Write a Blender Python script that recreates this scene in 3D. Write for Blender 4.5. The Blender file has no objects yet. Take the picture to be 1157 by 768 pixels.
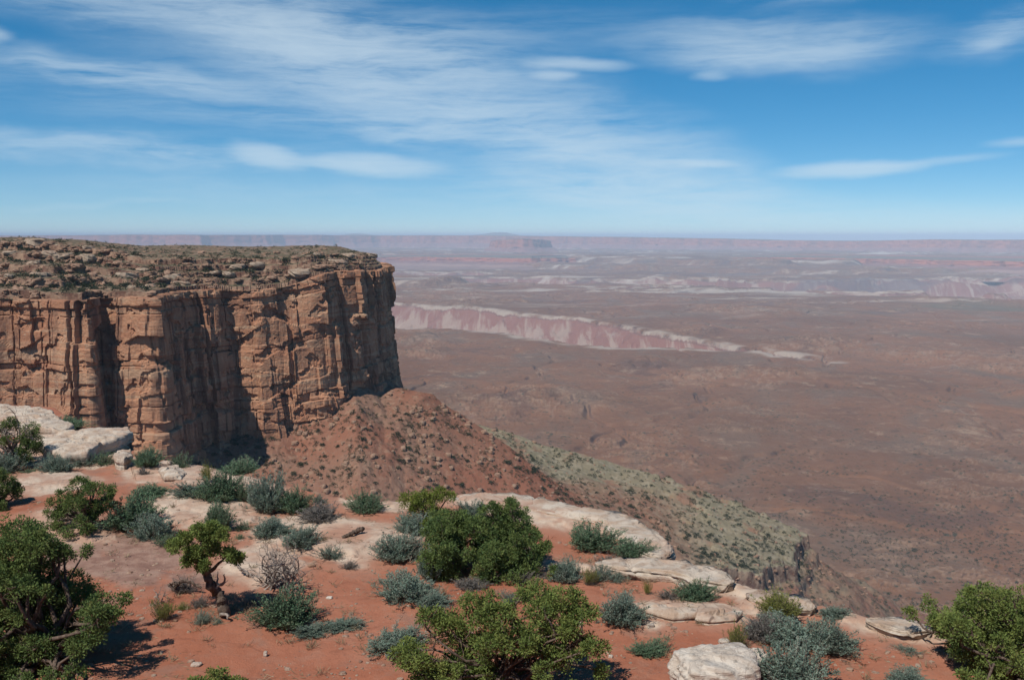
import bpy, math, random
import numpy as np
from mathutils import Vector

R = math.radians
sc = bpy.context.scene
col = sc.collection
random.seed(7)
rng = np.random.default_rng(11)

# ------------------------------------------------------------------ camera
CAMZ = 6.0
FPX = 1125.0
HORIZON = 267.0
PITCH = math.atan((384 - HORIZON) / FPX)
cd = bpy.data.cameras.new('camera')
cam = bpy.data.objects.new('camera', cd); col.objects.link(cam)
cam.location = (0, 0, CAMZ)
cam.rotation_euler = (math.pi / 2 - PITCH, 0, 0)
cd.sensor_width = 36; cd.lens = 36 * FPX / 1157
cd.clip_start = 0.3; cd.clip_end = 200000
sc.camera = cam

# ------------------------------------------------------------------ light
SUN_EL = R(54)
LH = Vector((0.60, 0.80)).normalized()          # the way the light travels, seen from above
LDIR = Vector((LH.x * math.cos(SUN_EL), LH.y * math.cos(SUN_EL), -math.sin(SUN_EL)))
sd = bpy.data.lights.new('sun', 'SUN'); sun = bpy.data.objects.new('sun', sd); col.objects.link(sun)
sd.energy = 4.0; sd.angle = R(0.53); sd.color = (1.0, 0.95, 0.87)
sun.rotation_euler = LDIR.to_track_quat('-Z', 'Y').to_euler()
sun.location = (-200, -200, 300)

sc.view_settings.view_transform = 'Standard'
try: sc.view_settings.look = 'None'
except Exception: pass
sc.view_settings.exposure = 0.17
sc.view_settings.gamma = 1.0
sc.view_settings.use_curve_mapping = False
sc.render.engine = 'CYCLES'
cy = sc.cycles
cy.use_denoising = True
try:
    cy.denoiser = 'OPENIMAGEDENOISE'; cy.denoising_input_passes = 'RGB_ALBEDO_NORMAL'
except Exception: pass
cy.max_bounces = 5; cy.diffuse_bounces = 2; cy.glossy_bounces = 1; cy.transmission_bounces = 2; cy.volume_bounces = 1
cy.transparent_max_bounces = 4
cy.caustics_reflective = False; cy.caustics_refractive = False

# ------------------------------------------------------------------ node helpers
class NT:
    def __init__(s, tree): s.t = tree; s.n = tree.nodes; s.l = tree.links
    def node(s, typ, **kw):
        n = s.n.new(typ)
        for k, v in kw.items(): setattr(n, k, v)
        return n
    def put(s, sock, v):
        if hasattr(v, 'is_output'): s.l.new(v, sock)
        elif v is not None: sock.default_value = v
    def m(s, op, a, b=None, c=None, clamp=False):
        n = s.node('ShaderNodeMath', operation=op, use_clamp=clamp)
        s.put(n.inputs[0], a)
        if b is not None: s.put(n.inputs[1], b)
        if c is not None: s.put(n.inputs[2], c)
        return n.outputs[0]
    def vm(s, op, a, b=None):
        n = s.node('ShaderNodeVectorMath', operation=op)
        s.put(n.inputs[0], a)
        if b is not None: s.put(n.inputs[1], b)
        return n.outputs['Value'] if op in ('LENGTH', 'DOT_PRODUCT') else n.outputs[0]
    def scale(s, v, sx, sy, sz):
        return s.vm('MULTIPLY', v, (sx, sy, sz))
    def noise(s, vec, scale, detail=4, rough=0.55, dist=0.0, out='Fac'):
        n = s.node('ShaderNodeTexNoise')
        s.put(n.inputs['Vector'], vec)
        n.inputs['Scale'].default_value = scale; n.inputs['Detail'].default_value = detail
        n.inputs['Roughness'].default_value = rough; n.inputs['Distortion'].default_value = dist
        return n.outputs[out]
    def voro(s, vec, scale, feature='F1', out='Distance', rnd=1.0):
        n = s.node('ShaderNodeTexVoronoi', feature=feature)
        s.put(n.inputs['Vector'], vec); n.inputs['Scale'].default_value = scale
        n.inputs['Randomness'].default_value = rnd
        return n.outputs[out]
    def mr(s, v, a, b, c=0.0, d=1.0, smooth=True):
        n = s.node('ShaderNodeMapRange', interpolation_type='SMOOTHSTEP' if smooth else 'LINEAR')
        s.put(n.inputs[0], v); n.inputs[1].default_value = a; n.inputs[2].default_value = b
        n.inputs[3].default_value = c; n.inputs[4].default_value = d
        return n.outputs[0]
    def mix(s, f, a, b, blend='MIX'):
        n = s.node('ShaderNodeMix', data_type='RGBA', blend_type=blend)
        s.put(n.inputs[0], f)
        s.put(n.inputs[6], a if hasattr(a, 'is_output') else (*a, 1))
        s.put(n.inputs[7], b if hasattr(b, 'is_output') else (*b, 1))
        return n.outputs[2]
    def attr(s, name, out='Fac'):
        n = s.node('ShaderNodeAttribute'); n.attribute_name = name
        return n.outputs[out]
    def pos(s):
        return s.node('ShaderNodeNewGeometry').outputs['Position']
    def sep(s, v):
        n = s.node('ShaderNodeSeparateXYZ'); s.put(n.inputs[0], v); return n.outputs
    def comb(s, x, y, z):
        n = s.node('ShaderNodeCombineXYZ')
        s.put(n.inputs[0], x); s.put(n.inputs[1], y); s.put(n.inputs[2], z); return n.outputs[0]
    def bump(s, h, strength, dist, nrm=None):
        n = s.node('ShaderNodeBump'); n.inputs['Strength'].default_value = strength
        n.inputs['Distance'].default_value = dist; s.put(n.inputs['Height'], h)
        if nrm is not None: s.l.new(nrm, n.inputs['Normal'])
        return n.outputs[0]

def material(name):
    m = bpy.data.materials.new(name); m.use_nodes = True
    m.node_tree.nodes.clear()
    nt = NT(m.node_tree)
    nt.out = nt.node('ShaderNodeOutputMaterial')
    return m, nt

def finish(nt, color, rough=0.9, nrm=None, spec=0.15):
    b = nt.node('ShaderNodeBsdfPrincipled')
    nt.put(b.inputs['Base Color'], color if hasattr(color, 'is_output') else (*color, 1))
    nt.put(b.inputs['Roughness'], rough)
    b.inputs['Specular IOR Level'].default_value = spec
    if nrm is not None: nt.l.new(nrm, b.inputs['Normal'])
    nt.l.new(b.outputs[0], nt.out.inputs[0])
    return b

# ------------------------------------------------------------------ world: sky and high cloud
w = bpy.data.worlds.new('World'); sc.world = w; w.use_nodes = True
w.node_tree.nodes.clear()
nt = NT(w.node_tree)
wo = nt.node('ShaderNodeOutputWorld'); bg = nt.node('ShaderNodeBackground')
nt.l.new(bg.outputs[0], wo.inputs[0])
sky = nt.node('ShaderNodeTexSky', sky_type='NISHITA')
sky.sun_disc = False; sky.sun_elevation = SUN_EL
sky.sun_rotation = math.atan2(-LH.x, -LH.y)
sky.altitude = 1900; sky.air_density = 0.66; sky.dust_density = 0.0; sky.ozone_density = 5.0
hs = nt.node('ShaderNodeHueSaturation')
hs.inputs['Hue'].default_value = 0.489
hs.inputs['Saturation'].default_value = 1.42; hs.inputs['Value'].default_value = 1.12
gmn = nt.node('ShaderNodeGamma'); gmn.inputs[1].default_value = 0.80
nt.l.new(sky.outputs[0], gmn.inputs[0]); nt.l.new(gmn.outputs[0], hs.inputs['Color'])
skyc = hs.outputs[0]
D = nt.node('ShaderNodeTexCoord').outputs['Generated']
dx, dy, dz = nt.sep(D)
az = nt.m('ARCTAN2', dx, dy)
el = nt.m('ARCSINE', dz)
AE = nt.comb(nt.m('MULTIPLY', az, 1.0), el, 0.0)
wn = nt.noise(nt.scale(AE, 1, 2.2, 1), 6.0, 4, 0.6, out='Color')
warp = nt.vm('MULTIPLY', nt.vm('SUBTRACT', wn, (0.5, 0.5, 0.5)), (0.12, 0.045, 0))
AW = nt.vm('ADD', AE, warp)
wn2 = nt.noise(nt.scale(AE, 1, 3.0, 1), 16.0, 4, 0.6, out='Color')
AW2 = nt.vm('ADD', AE, nt.vm('MULTIPLY', nt.vm('SUBTRACT', wn2, (0.5, 0.5, 0.5)), (0.030, 0.007, 0)))
def blob(px, py, rx, ry, rot=0, wt=1.0, vec=None, p0=0.0):
    mp = nt.node('ShaderNodeMapping', vector_type='TEXTURE')
    nt.l.new(vec if vec is not None else AW, mp.inputs[0])
    mp.inputs['Location'].default_value = (math.atan((px - 578.5) / FPX), (HORIZON - py) / FPX, 0)
    mp.inputs['Rotation'].default_value = (0, 0, R(rot))
    mp.inputs['Scale'].default_value = (rx / FPX, ry / FPX, 1)
    ln = nt.vm('LENGTH', mp.outputs[0])
    return nt.mr(ln, p0, 1.0, wt, 0.0)
def total(lst):
    a = lst[0]
    for b in lst[1:]: a = nt.m('ADD', a, b)
    return a
# fibres of the cirrus, along the drift of the band
mpf = nt.node('ShaderNodeMapping'); nt.l.new(AW, mpf.inputs[0])
mpf.inputs['Rotation'].default_value = (0, 0, R(16)); mpf.inputs['Scale'].default_value = (2.6, 21.0, 1)
fib = nt.noise(mpf.outputs[0], 1.0, 10, 0.68, 0.35)
mpg = nt.node('ShaderNodeMapping'); nt.l.new(AE, mpg.inputs[0])
mpg.inputs['Rotation'].default_value = (0, 0, R(8)); mpg.inputs['Scale'].default_value = (8.0, 80.0, 1)
fib2 = nt.noise(mpg.outputs[0], 1.0, 9, 0.68, 0.5)
soft = total([
    blob(380, 65, 380, 100, -12, 0.95), blob(560, 140, 360, 85, -14, 1.05), blob(720, 200, 270, 65, -14, 0.85), blob(250, 130, 420, 60, -6, 0.45), blob(330, 55, 200, 55, -8, 0.40),
    blob(700, 235, 330, 50, -4, 0.60), blob(180, 25, 360, 50, -6, 0.55),
    blob(140, 100, 200, 22, -8, 1.15), blob(120, 178, 380, 22, -2, 1.15), blob(430, 155, 230, 16, -4, 0.6),
    blob(860, 62, 220, 42, -3, 1.0), blob(1130, 70, 95, 32, 8, 0.9), blob(980, 8, 200, 24, 4, 0.6),
    blob(540, 45, 330, 40, 3, 0.35), blob(640, 215, 260, 20, -6, 0.45), blob(1050, 245, 340, 30, 0, 0.35), blob(60, 20, 260, 40, 0, 0.4),
    blob(120, 231, 130, 7, 0, 0.40), blob(300, 215, 420, 30, -2, 0.35),
])
fibm = nt.m('ADD', nt.mr(fib, 0.33, 0.70, 0.16, 1.15), nt.mr(fib2, 0.32, 0.68, -0.20, 0.34))
soft = nt.m('MULTIPLY', soft, fibm)
hard = total([
    blob(305, 180, 52, 17, -14, 1.0, AW2, 0.1), blob(430, 189, 95, 17, -3, 1.25, AW2, 0.1), blob(365, 187, 75, 9, -4, 0.6, AW2, 0.1),
    blob(950, 197, 95, 12, 2, 1.3, AW2, 0.05), blob(1040, 192, 100, 7, 5, 0.45, AW2), blob(650, 80, 80, 10, -3, 0.85, AW2), blob(626, 92, 34, 8, 0, 0.7, AW2),
    blob(790, 187, 55, 6, -4, 0.7, AW2), blob(855, 78, 170, 24, -2, 0.5, AW2), blob(800, 95, 26, 8, 0, 0.4, AW2),
    blob(1105, 78, 28, 9, 0, 0.6, AW2), blob(1150, 173, 50, 7, 4, 0.5, AW2), blob(0, 72, 30, 12, 0, 0.7, AW2), blob(690, 184, 170, 8, -3, 0.4, AW2),
])
hard = nt.m('MULTIPLY', hard, nt.mr(fib2, 0.25, 0.7, 0.6, 1.1))
cl = nt.m('ADD', nt.m('MULTIPLY', soft, 0.72), nt.m('MULTIPLY', hard, 1.05))
cl = nt.m('SUBTRACT', 1.0, nt.m('POWER', 2.71828, nt.m('MULTIPLY', nt.m('MAXIMUM', cl, 0.0), -1.25)))
cl = nt.m('MULTIPLY', cl, 0.74)
skyc = nt.mix(cl, skyc, (5.0, 6.0, 6.7))
nt.l.new(skyc, bg.inputs['Color'])
bg.inputs['Strength'].default_value = 0.115

# ------------------------------------------------------------------ numpy noise
def _h(ix, iy, seed):
    ix = ix.astype(np.int64) & 0xFFFFFFFF; iy = iy.astype(np.int64) & 0xFFFFFFFF
    h = (ix * 374761393 + iy * 668265263 + seed * 1442695041) & 0xFFFFFFFF
    h = ((h ^ (h >> 13)) * 1274126177) & 0xFFFFFFFF
    h = ((h ^ (h >> 16)) * 2246822519) & 0xFFFFFFFF
    return (h ^ (h >> 15)) & 0xFFFFFFFF
def _r(ix, iy, seed): return _h(ix, iy, seed) / 4294967295.0
def gn(x, y, seed=0):
    x = np.asarray(x, float); y = np.asarray(y, float)
    x, y = np.broadcast_arrays(x, y)
    ix = np.floor(x); iy = np.floor(y); fx = x - ix; fy = y - iy
    u = fx * fx * fx * (fx * (fx * 6 - 15) + 10); v = fy * fy * fy * (fy * (fy * 6 - 15) + 10)
    def g(ox, oy):
        a = _r(ix + ox, iy + oy, seed) * 2 * np.pi
        return np.cos(a) * (fx - ox) + np.sin(a) * (fy - oy)
    a = g(0, 0); b = g(1, 0); c = g(0, 1); d = g(1, 1)
    return ((a * (1 - u) + b * u) * (1 - v) + (c * (1 - u) + d * u) * v) * 1.5
def fbm(x, y, seed=0, octv=5, gain=0.5, lac=2.03):
    s = 0; a = 1.0; n = 0
    x = np.asarray(x, float); y = np.asarray(y, float)
    for o in range(octv):
        s = s + a * gn(x, y, seed + o * 17); n += a
        a *= gain; x = x * lac + 3.7; y = y * lac + 1.3
    return s / n
def ridged(x, y, seed=0, octv=4):
    s = 0; a = 1.0; n = 0
    for o in range(octv):
        s = s + a * (1 - np.abs(gn(x, y, seed + o * 31)) * 2); n += a
        a *= 0.5; x = x * 2.1 + 5; y = y * 2.1 + 9
    return s / n
def sstep(a, b, x):
    t = np.clip((np.asarray(x, float) - a) / (b - a), 0, 1); return t * t * (3 - 2 * t)

# ------------------------------------------------------------------ pixel rays
CP, SP = math.cos(PITCH), math.sin(PITCH)
def ray(px, py):
    a = (px - 578.5) / FPX; b = (384 - py) / FPX
    return Vector((a, CP + b * SP, -SP + b * CP))
def atz(px, py, z=0.0):
    d = ray(px, py); t = (z - CAMZ) / d.z
    return Vector((d.x * t, d.y * t, z))
def aty(px, py, y):
    d = ray(px, py); t = y / d.y
    return Vector((d.x * t, y, CAMZ + d.z * t))
def pxx(x, y): return 578.5 + FPX * x / y / 1.0      # good enough for far things

# ------------------------------------------------------------------ meshes
def put_attr(me, name, vals):
    a = me.attributes.new(name, 'FLOAT', 'POINT')
    a.data.foreach_set('value', np.ascontiguousarray(vals, dtype=np.float32).ravel())
def mesh_np(name, V, F, mat, smooth=False, attrs=None):
    """V (n,3), F (m,3) or (m,4)"""
    me = bpy.data.meshes.new(name)
    V = np.ascontiguousarray(V, dtype=np.float32); F = np.ascontiguousarray(F, dtype=np.int32)
    k = F.shape[1]
    me.vertices.add(len(V)); me.vertices.foreach_set('co', V.ravel())
    me.loops.add(F.size); me.loops.foreach_set('vertex_index', F.ravel())
    me.polygons.add(len(F))
    me.polygons.foreach_set('loop_start', np.arange(0, F.size, k, dtype=np.int32))
    me.polygons.foreach_set('loop_total', np.full(len(F), k, dtype=np.int32))
    me.polygons.foreach_set('use_smooth', np.full(len(F), bool(smooth)))
    for a, v in (attrs or {}).items(): put_attr(me, a, v)
    me.update(calc_edges=True); me.validate()
    me.materials.append(mat)
    return me
def link(me, name=None, parent=None):
    o = bpy.data.objects.new(name or me.name, me); col.objects.link(o)
    if parent is not None: o.parent = parent
    return o
def grid_faces(nr, nc, flip=False, mask=None):
    i = np.arange(nr - 1)[:, None] * nc + np.arange(nc - 1)[None, :]
    f = np.stack([i, i + 1, i + nc + 1, i + nc], -1)
    if flip: f = f[..., ::-1]
    if mask is not None:
        mm = mask[:-1, :-1] & mask[1:, :-1] & mask[:-1, 1:] & mask[1:, 1:]
        return f[mm]
    return f.reshape(-1, 4)
def tag(o, label=None, cat=None, group=None, kind=None):
    if label: o['label'] = label
    if cat: o['category'] = cat
    if group: o['group'] = group
    if kind: o['kind'] = kind
    return o
def empty(name, loc, rz=0.0):
    o = bpy.data.objects.new(name, None); col.objects.link(o)
    o.empty_display_size = 0.3; o.location = loc; o.rotation_euler = (0, 0, rz)
    return o

def poly_dist(x, y, P, closed=True):
    """distance and nearest point to a polyline, and inside flag"""
    x = np.asarray(x, float); y = np.asarray(y, float)
    best = np.full(x.shape, 1e18); bx = np.zeros_like(x); by = np.zeros_like(x)
    ins = np.zeros(x.shape, bool)
    n = len(P)
    for i in range(n if closed else n - 1):
        x0, y0 = P[i]; x1, y1 = P[(i + 1) % n]
        ex, ey = x1 - x0, y1 - y0; L = ex * ex + ey * ey + 1e-12
        t = np.clip(((x - x0) * ex + (y - y0) * ey) / L, 0, 1)
        qx = x0 + t * ex; qy = y0 + t * ey
        d = (x - qx) ** 2 + (y - qy) ** 2
        m = d < best
        best = np.where(m, d, best); bx = np.where(m, qx, bx); by = np.where(m, qy, by)
        if closed and y1 != y0:
            c = ((y0 > y) != (y1 > y)) & (x < (x1 - x0) * (y - y0) / (y1 - y0) + x0)
            ins ^= c
    return np.sqrt(best), bx, by, ins

# ================================================================== BASIN
Z0 = -354.0
CAN = [(250, 367), (440, 369), (520, 371), (562, 374), (600, 383), (650, 388), (690, 391), (740, 391), (790, 392), (850, 398), (938, 407),
       (900, 400), (862, 395), (815, 387), (775, 381), (745, 378), (722, 371), (700, 365), (640, 357), (560, 350), (480, 345), (440, 341), (250, 338)]
CANP = [tuple(atz(p, q, Z0).xy) for p, q in CAN]

def basin_z(x, y):
    r = np.hypot(x, y)
    z = Z0 + 26 * fbm(x / 900, y / 900, 5, 4) + 5 * fbm(x / 170, y / 170, 6, 4)
    # low sandstone ledges stepping through the flats
    n1 = fbm(x / 520 + 0.25 * gn(y / 300, x / 300, 3), y / 330, 21, 7, 0.56)
    wgt = sstep(0.02, 0.22, fbm(x / 800, y / 800, 23, 4))
    lip = np.zeros_like(x)
    for t, h in ((-0.16, 2.6), (-0.05, 3.4), (0.03, 4.0), (0.09, 2.6), (0.16, 3.6), (0.24, 3.0)):
        z = z + wgt * h * sstep(t, t + 0.006, n1)
        lip = np.maximum(lip, wgt * np.exp(-np.clip((n1 - t - 0.012) / 0.018, -9, 9) ** 2))
    n2 = fbm(x / 150, y / 95, 25, 6, 0.58)
    w2 = sstep(-0.06, 0.10, fbm(x / 330, y / 330, 26, 4)) * sstep(2600, 1500, r)
    for t, h in ((-0.04, 1.6), (0.06, 2.4), (0.15, 2.2), (0.25, 2.0)):
        z = z + w2 * h * sstep(t, t + 0.018, n2)
        lip = np.maximum(lip, w2 * np.exp(-np.clip((n2 - t - 0.02) / 0.025, -9, 9) ** 2))
    z = z + 1.2 * fbm(x / 35, y / 35, 27, 4) * sstep(3000, 1500, r)
    # gullies
    gl = np.abs(fbm(x / 500, y / 800, 31, 4))
    z = z - 7 * (1 - sstep(0.0, 0.035, gl)) * sstep(500, 900, r)
    # middle canyon
    d, _, _, ins = poly_dist(x, y, CANP)
    d = np.where(ins, d, -d)
    rough = 95 * fbm(x / 380, y / 380, 41, 6, 0.58) + 60 * (ridged(x / 210, y / 260, 42, 4) - 0.4)
    dc = d + rough * sstep(-120, 160, d) * np.clip((d + 400) / 400, 0.25, 1)
    dep = 15 * sstep(0, 10, dc) + np.clip(dc - 14, 0, 400) * 0.62 + 7 * sstep(60, 66, dc)
    z = z - np.minimum(dep, 200 + 15 * gn(x / 200, y / 200, 3))
    # far canyons
    nf = fbm(x / 5200, y / 2300, 51, 5, 0.55)
    df = (nf - 0.10) * 2600
    far = sstep(5600, 6600, r)
    df = np.where(far > 0, df, -1e4) - (1 - far) * 3000
    depf = 26 * sstep(0, 30, df) + np.clip(df - 30, 0, 300) * 0.55
    z = z - np.minimum(depf, 140)
    # steps rising towards the far mesas
    nn = fbm(x / 6000, y / 4000, 61, 4)
    z = z + 45 * sstep(0.0, 0.03, nn + (r - 9500) / 9000) * 1.0 + 60 * sstep(0.0, 0.03, nn + (r - 13500) / 9000)
    ddf = np.where(np.abs(df) < np.abs(dc), np.minimum(df, 55), dc)
    return z, ddf, lip

def radii(segs):
    out = [segs[0][0]]
    for a, b, f in segs:
        while out[-1] < b:
            out.append(out[-1] + f(out[-1]))
    return np.array(out)
rs = radii([(560, 3300, lambda r: max(1.6, r * r / 360 * 6.5e-4)), (3300, 5700, lambda r: 13.0), (5700, 13000, lambda r: 36.0), (13000, 30000, lambda r: 160.0)])
th = np.concatenate([np.linspace(R(-46), R(-29), 90, endpoint=False), np.linspace(R(-29), R(29), 1150), np.linspace(R(29), R(46), 91)[1:]])
RR, TT = np.meshgrid(rs, th, indexing='ij')
BX, BY = RR * np.sin(TT), RR * np.cos(TT)
BZ, BD, BL = basin_z(BX, BY)

m_basin, nt = material('basin_soil_and_rock')
P = nt.pos(); a_d = nt.attr('canyon')
PX, PY, PZ = nt.sep(P)
Pf = nt.comb(PX, PY, 0.0)
n_big = nt.noise(Pf, 0.0011, 6, 0.6, 0.6)
n_mid = nt.noise(nt.scale(Pf, 1, 0.6, 1), 0.0045, 7, 0.62, 0.8)
n_f = nt.noise(Pf, 0.03, 6, 0.65)
n_out = nt.noise(nt.scale(Pf, 1, 0.7, 1), 0.0075, 8, 0.72, 0.2)
c = nt.mix(nt.mr(n_big, 0.36, 0.62), (0.160, 0.082, 0.050), (0.222, 0.108, 0.062))
c = nt.mix(nt.mr(n_mid, 0.46, 0.66), c, (0.165, 0.105, 0.074))
c = nt.mix(nt.m('MULTIPLY', nt.mr(n_mid, 0.44, 0.33), 0.5), c, (0.095, 0.058, 0.048))
c = nt.mix(nt.m('MULTIPLY', nt.mr(n_out, 0.575, 0.68), 0.75), c, (0.34, 0.235, 0.16))
ch = nt.m('ABSOLUTE', nt.m('SUBTRACT', nt.noise(nt.scale(Pf, 1.0, 0.55, 1), 0.0042, 4, 0.5, 0.25), 0.5))
c = nt.mix(nt.m('MULTIPLY', nt.m('MULTIPLY', nt.mr(ch, 0.007, 0.001), nt.mr(n_big, 0.45, 0.56)), 0.42), c, (0.30, 0.215, 0.165))
c = nt.mix(nt.m('MULTIPLY', nt.mr(n_f, 0.42, 0.30), 0.6), c, (0.065, 0.050, 0.040))
c = nt.mix(nt.m('MULTIPLY', nt.mr(n_f, 0.54, 0.70), 0.5), c, (0.31, 0.20, 0.135))
lipj = nt.m('MULTIPLY', nt.attr('lip'), nt.mr(nt.noise(Pf, 0.02, 5, 0.65), 0.40, 0.56))
c = nt.mix(nt.m('MULTIPLY', lipj, 0.6), c, (0.31, 0.205, 0.14))
veg = nt.m('MULTIPLY', nt.mr(nt.voro(Pf, 0.075), 0.30, 0.16), nt.mr(nt.noise(Pf, 0.008, 5, 0.65), 0.40, 0.58))
c = nt.mix(nt.m('MULTIPLY', veg, 0.8), c, (0.05, 0.058, 0.042))
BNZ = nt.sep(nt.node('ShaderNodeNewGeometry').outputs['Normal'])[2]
c = nt.mix(nt.m('MULTIPLY', nt.mr(BNZ, 0.88, 0.70), 0.75), c, (0.085, 0.052, 0.044))  # dark varnished rock on steep ledges, also painting in their shadow lines
gc_ = nt.vm('SUBTRACT', Pf, tuple(atz(1105, 347, Z0).xy) + (0,))
gl_ = nt.vm('LENGTH', nt.scale(nt.vm('ADD', gc_, nt.scale(nt.vm('SUBTRACT', nt.noise(Pf, 0.004, 5, 0.6, out='Color'), (0.5, 0.5, 0.5)), 700, 900, 0)), 1 / 520, 1 / 420, 0))
c = nt.mix(nt.mr(gl_, 1.0, 0.3, 0, 0.4), c, (0.11, 0.125, 0.08))
# canyon walls and pale rim rock
wn_ = nt.m('ADD', nt.noise(nt.scale(P, 1.0, 0.12, 0.2), 0.019, 7, 0.65, 0.5), nt.m('MULTIPLY', a_d, 0.0010))
wall = nt.mix(nt.mr(wn_, 0.54, 0.66), (0.235, 0.112, 0.088), (0.32, 0.225, 0.18))
dj = nt.m('ADD', a_d, nt.m('MULTIPLY', nt.m('SUBTRACT', nt.noise(P, 0.012, 5, 0.6), 0.5), 26))
wall = nt.mix(nt.mr(dj, 190, 235), wall, (0.38, 0.32, 0.265))
wall = nt.mix(nt.m('MULTIPLY', nt.m('MULTIPLY', nt.mr(dj, 20, 15), nt.mr(dj, 7, 10)), 0.6), wall, (0.15, 0.085, 0.07))
c = nt.mix(nt.mr(dj, 5, 9), c, wall)
rim = nt.m('MULTIPLY', nt.mr(dj, -60, -20), nt.mr(dj, 13, 5))
rim = nt.m('MULTIPLY', rim, nt.mr(nt.noise(Pf, 0.006, 4, 0.6), 0.40, 0.58, 0.0, 1.0))
c = nt.mix(nt.m('MULTIPLY', rim, 0.8), c, (0.40, 0.325, 0.265))
# pale sandstone benches far out
fr = nt.vm('LENGTH', Pf)
st = nt.noise(nt.scale(Pf, 0.30, 1.0, 1), 0.0018, 8, 0.66, 0.8)
c = nt.mix(nt.m('MULTIPLY', nt.mr(st, 0.545, 0.63), nt.mr(fr, 4300, 7000, 0, 0.75)), c, (0.46, 0.40, 0.34))
c = nt.mix(nt.m('MULTIPLY', nt.mr(st, 0.42, 0.34), nt.mr(fr, 6200, 8500, 0, 0.75)), c, (0.13, 0.10, 0.10))
st2 = nt.noise(nt.scale(Pf, 0.22, 1.0, 1), 0.0048, 7, 0.68, 0.5)
c = nt.mix(nt.m('MULTIPLY', nt.mr(st2, 0.57, 0.64), nt.mr(fr, 3600, 6000, 0, 0.65)), c, (0.43, 0.34, 0.27))
c = nt.mix(nt.m('MULTIPLY', nt.mr(st2, 0.42, 0.36), nt.mr(fr, 3600, 6000, 0, 0.7)), c, (0.11, 0.075, 0.07))
nb = nt.bump(nt.noise(P, 0.06, 8, 0.7), 0.75, 7.0)
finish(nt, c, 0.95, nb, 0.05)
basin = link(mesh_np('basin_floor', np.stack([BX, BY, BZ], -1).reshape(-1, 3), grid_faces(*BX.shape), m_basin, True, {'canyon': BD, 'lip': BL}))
tag(basin, 'wide brown canyon basin floor with pale rimmed canyon', kind='structure')

# ================================================================== FAR MESAS
m_far, nt = material('far_mesa_rock')
P = nt.pos(); h = nt.attr('level')
hj = nt.m('ADD', h, nt.m('MULTIPLY', nt.m('SUBTRACT', nt.noise(P, 0.0016, 5, 0.6), 0.5), 0.12))
c = nt.mix(nt.mr(hj, 0.0, 0.35), (0.26, 0.16, 0.13), (0.25, 0.11, 0.085))
c = nt.mix(nt.mr(hj, 0.10, 0.14), c, (0.33, 0.20, 0.16))
c = nt.mix(nt.mr(hj, 0.28, 0.36), c, (0.25, 0.12, 0.10))
c = nt.mix(nt.mr(hj, 0.54, 0.60), c, (0.34, 0.12, 0.075))
c = nt.mix(nt.mr(hj, 0.955, 0.985), c, (0.17, 0.14, 0.10))
c = nt.mix(nt.m('MULTIPLY', nt.mr(nt.noise(nt.scale(P, 1, 1, 0.2), 0.004, 5, 0.65), 0.45, 0.65), 0.5), c, (0.14, 0.08, 0.07))
finish(nt, c, 0.95, None, 0.05)

def far_mesa(name, pts, label, seed, base=Z0, ncol=1100, amp=300.0, cliff=0.42, spread=1.7, depth=2500.0, wl=1600.0):
    """pts: (px, depth Y, py of the rim)"""
    P3 = np.array([tuple(aty(p, q, Y)) for p, Y, q in pts])
    s = np.concatenate([[0], np.cumsum(np.hypot(*np.diff(P3[:, :2], axis=0).T))])
    u = np.linspace(0, s[-1], ncol)
    cx, cyy, cz = (np.interp(u, s, P3[:, k]) for k in range(3))
    nx = np.gradient(cyy); ny = -np.gradient(cx)
    k = max(3, ncol // 25); ker = np.ones(k) / k
    nx = np.convolve(np.pad(nx, k, mode='edge'), ker, 'same')[k:-k]; ny = np.convolve(np.pad(ny, k, mode='edge'), ker, 'same')[k:-k]
    l = np.hypot(nx, ny) + 1e-9; nx /= l; ny /= l
    H = cz - base
    prof = [(-depth, 0.86), (-depth * 0.4, 0.985), (-60, 1.0), (0, 0.995)]
    for t in np.linspace(0, 1, 14)[1:]: prof.append((0.10 * t * 360, 1 - cliff * t))
    for t in np.linspace(0, 1, 22)[1:]: prof.append((36 + spread * 360 * (1 - cliff) * t, (1 - cliff) * (1 - t) ** 1.15))
    prof.append((36 + spread * 360 * 0.7 + 500, -0.25))
    V = []; A = []
    for j, (o, hh) in enumerate(prof):
        wgt = sstep(-depth * 0.5, -50, o)
        lvl = max(hh, 0)
        pl = amp * fbm(u / wl, np.full_like(u, 0.3), seed, 6, 0.55)
        gully = 60 * (ridged(u / 260, np.full_like(u, 0.2), seed + 5, 3) - 0.5) * (1 - lvl) * 2.0
        off = o + wgt * (pl + gully * (lvl < 1 - cliff)) + 14 * gn(u / 90, np.full_like(u, hh * 6), seed + 9) * wgt
        stepz = 0.02 * gn(u / 700, np.full_like(u, 4.0), seed + 3) * (hh > 0.9)
        V.append(np.stack([cx + nx * off, cyy + ny * off, base + H * (hh + stepz)], -1)); A.append(np.full_like(u, hh))
    V = np.array(V); A = np.array(A)
    o = link(mesh_np(name, V.reshape(-1, 3), grid_faces(V.shape[0], V.shape[1]), m_far, True, {'level': A}))
    return tag(o, label, kind='structure')

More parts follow.
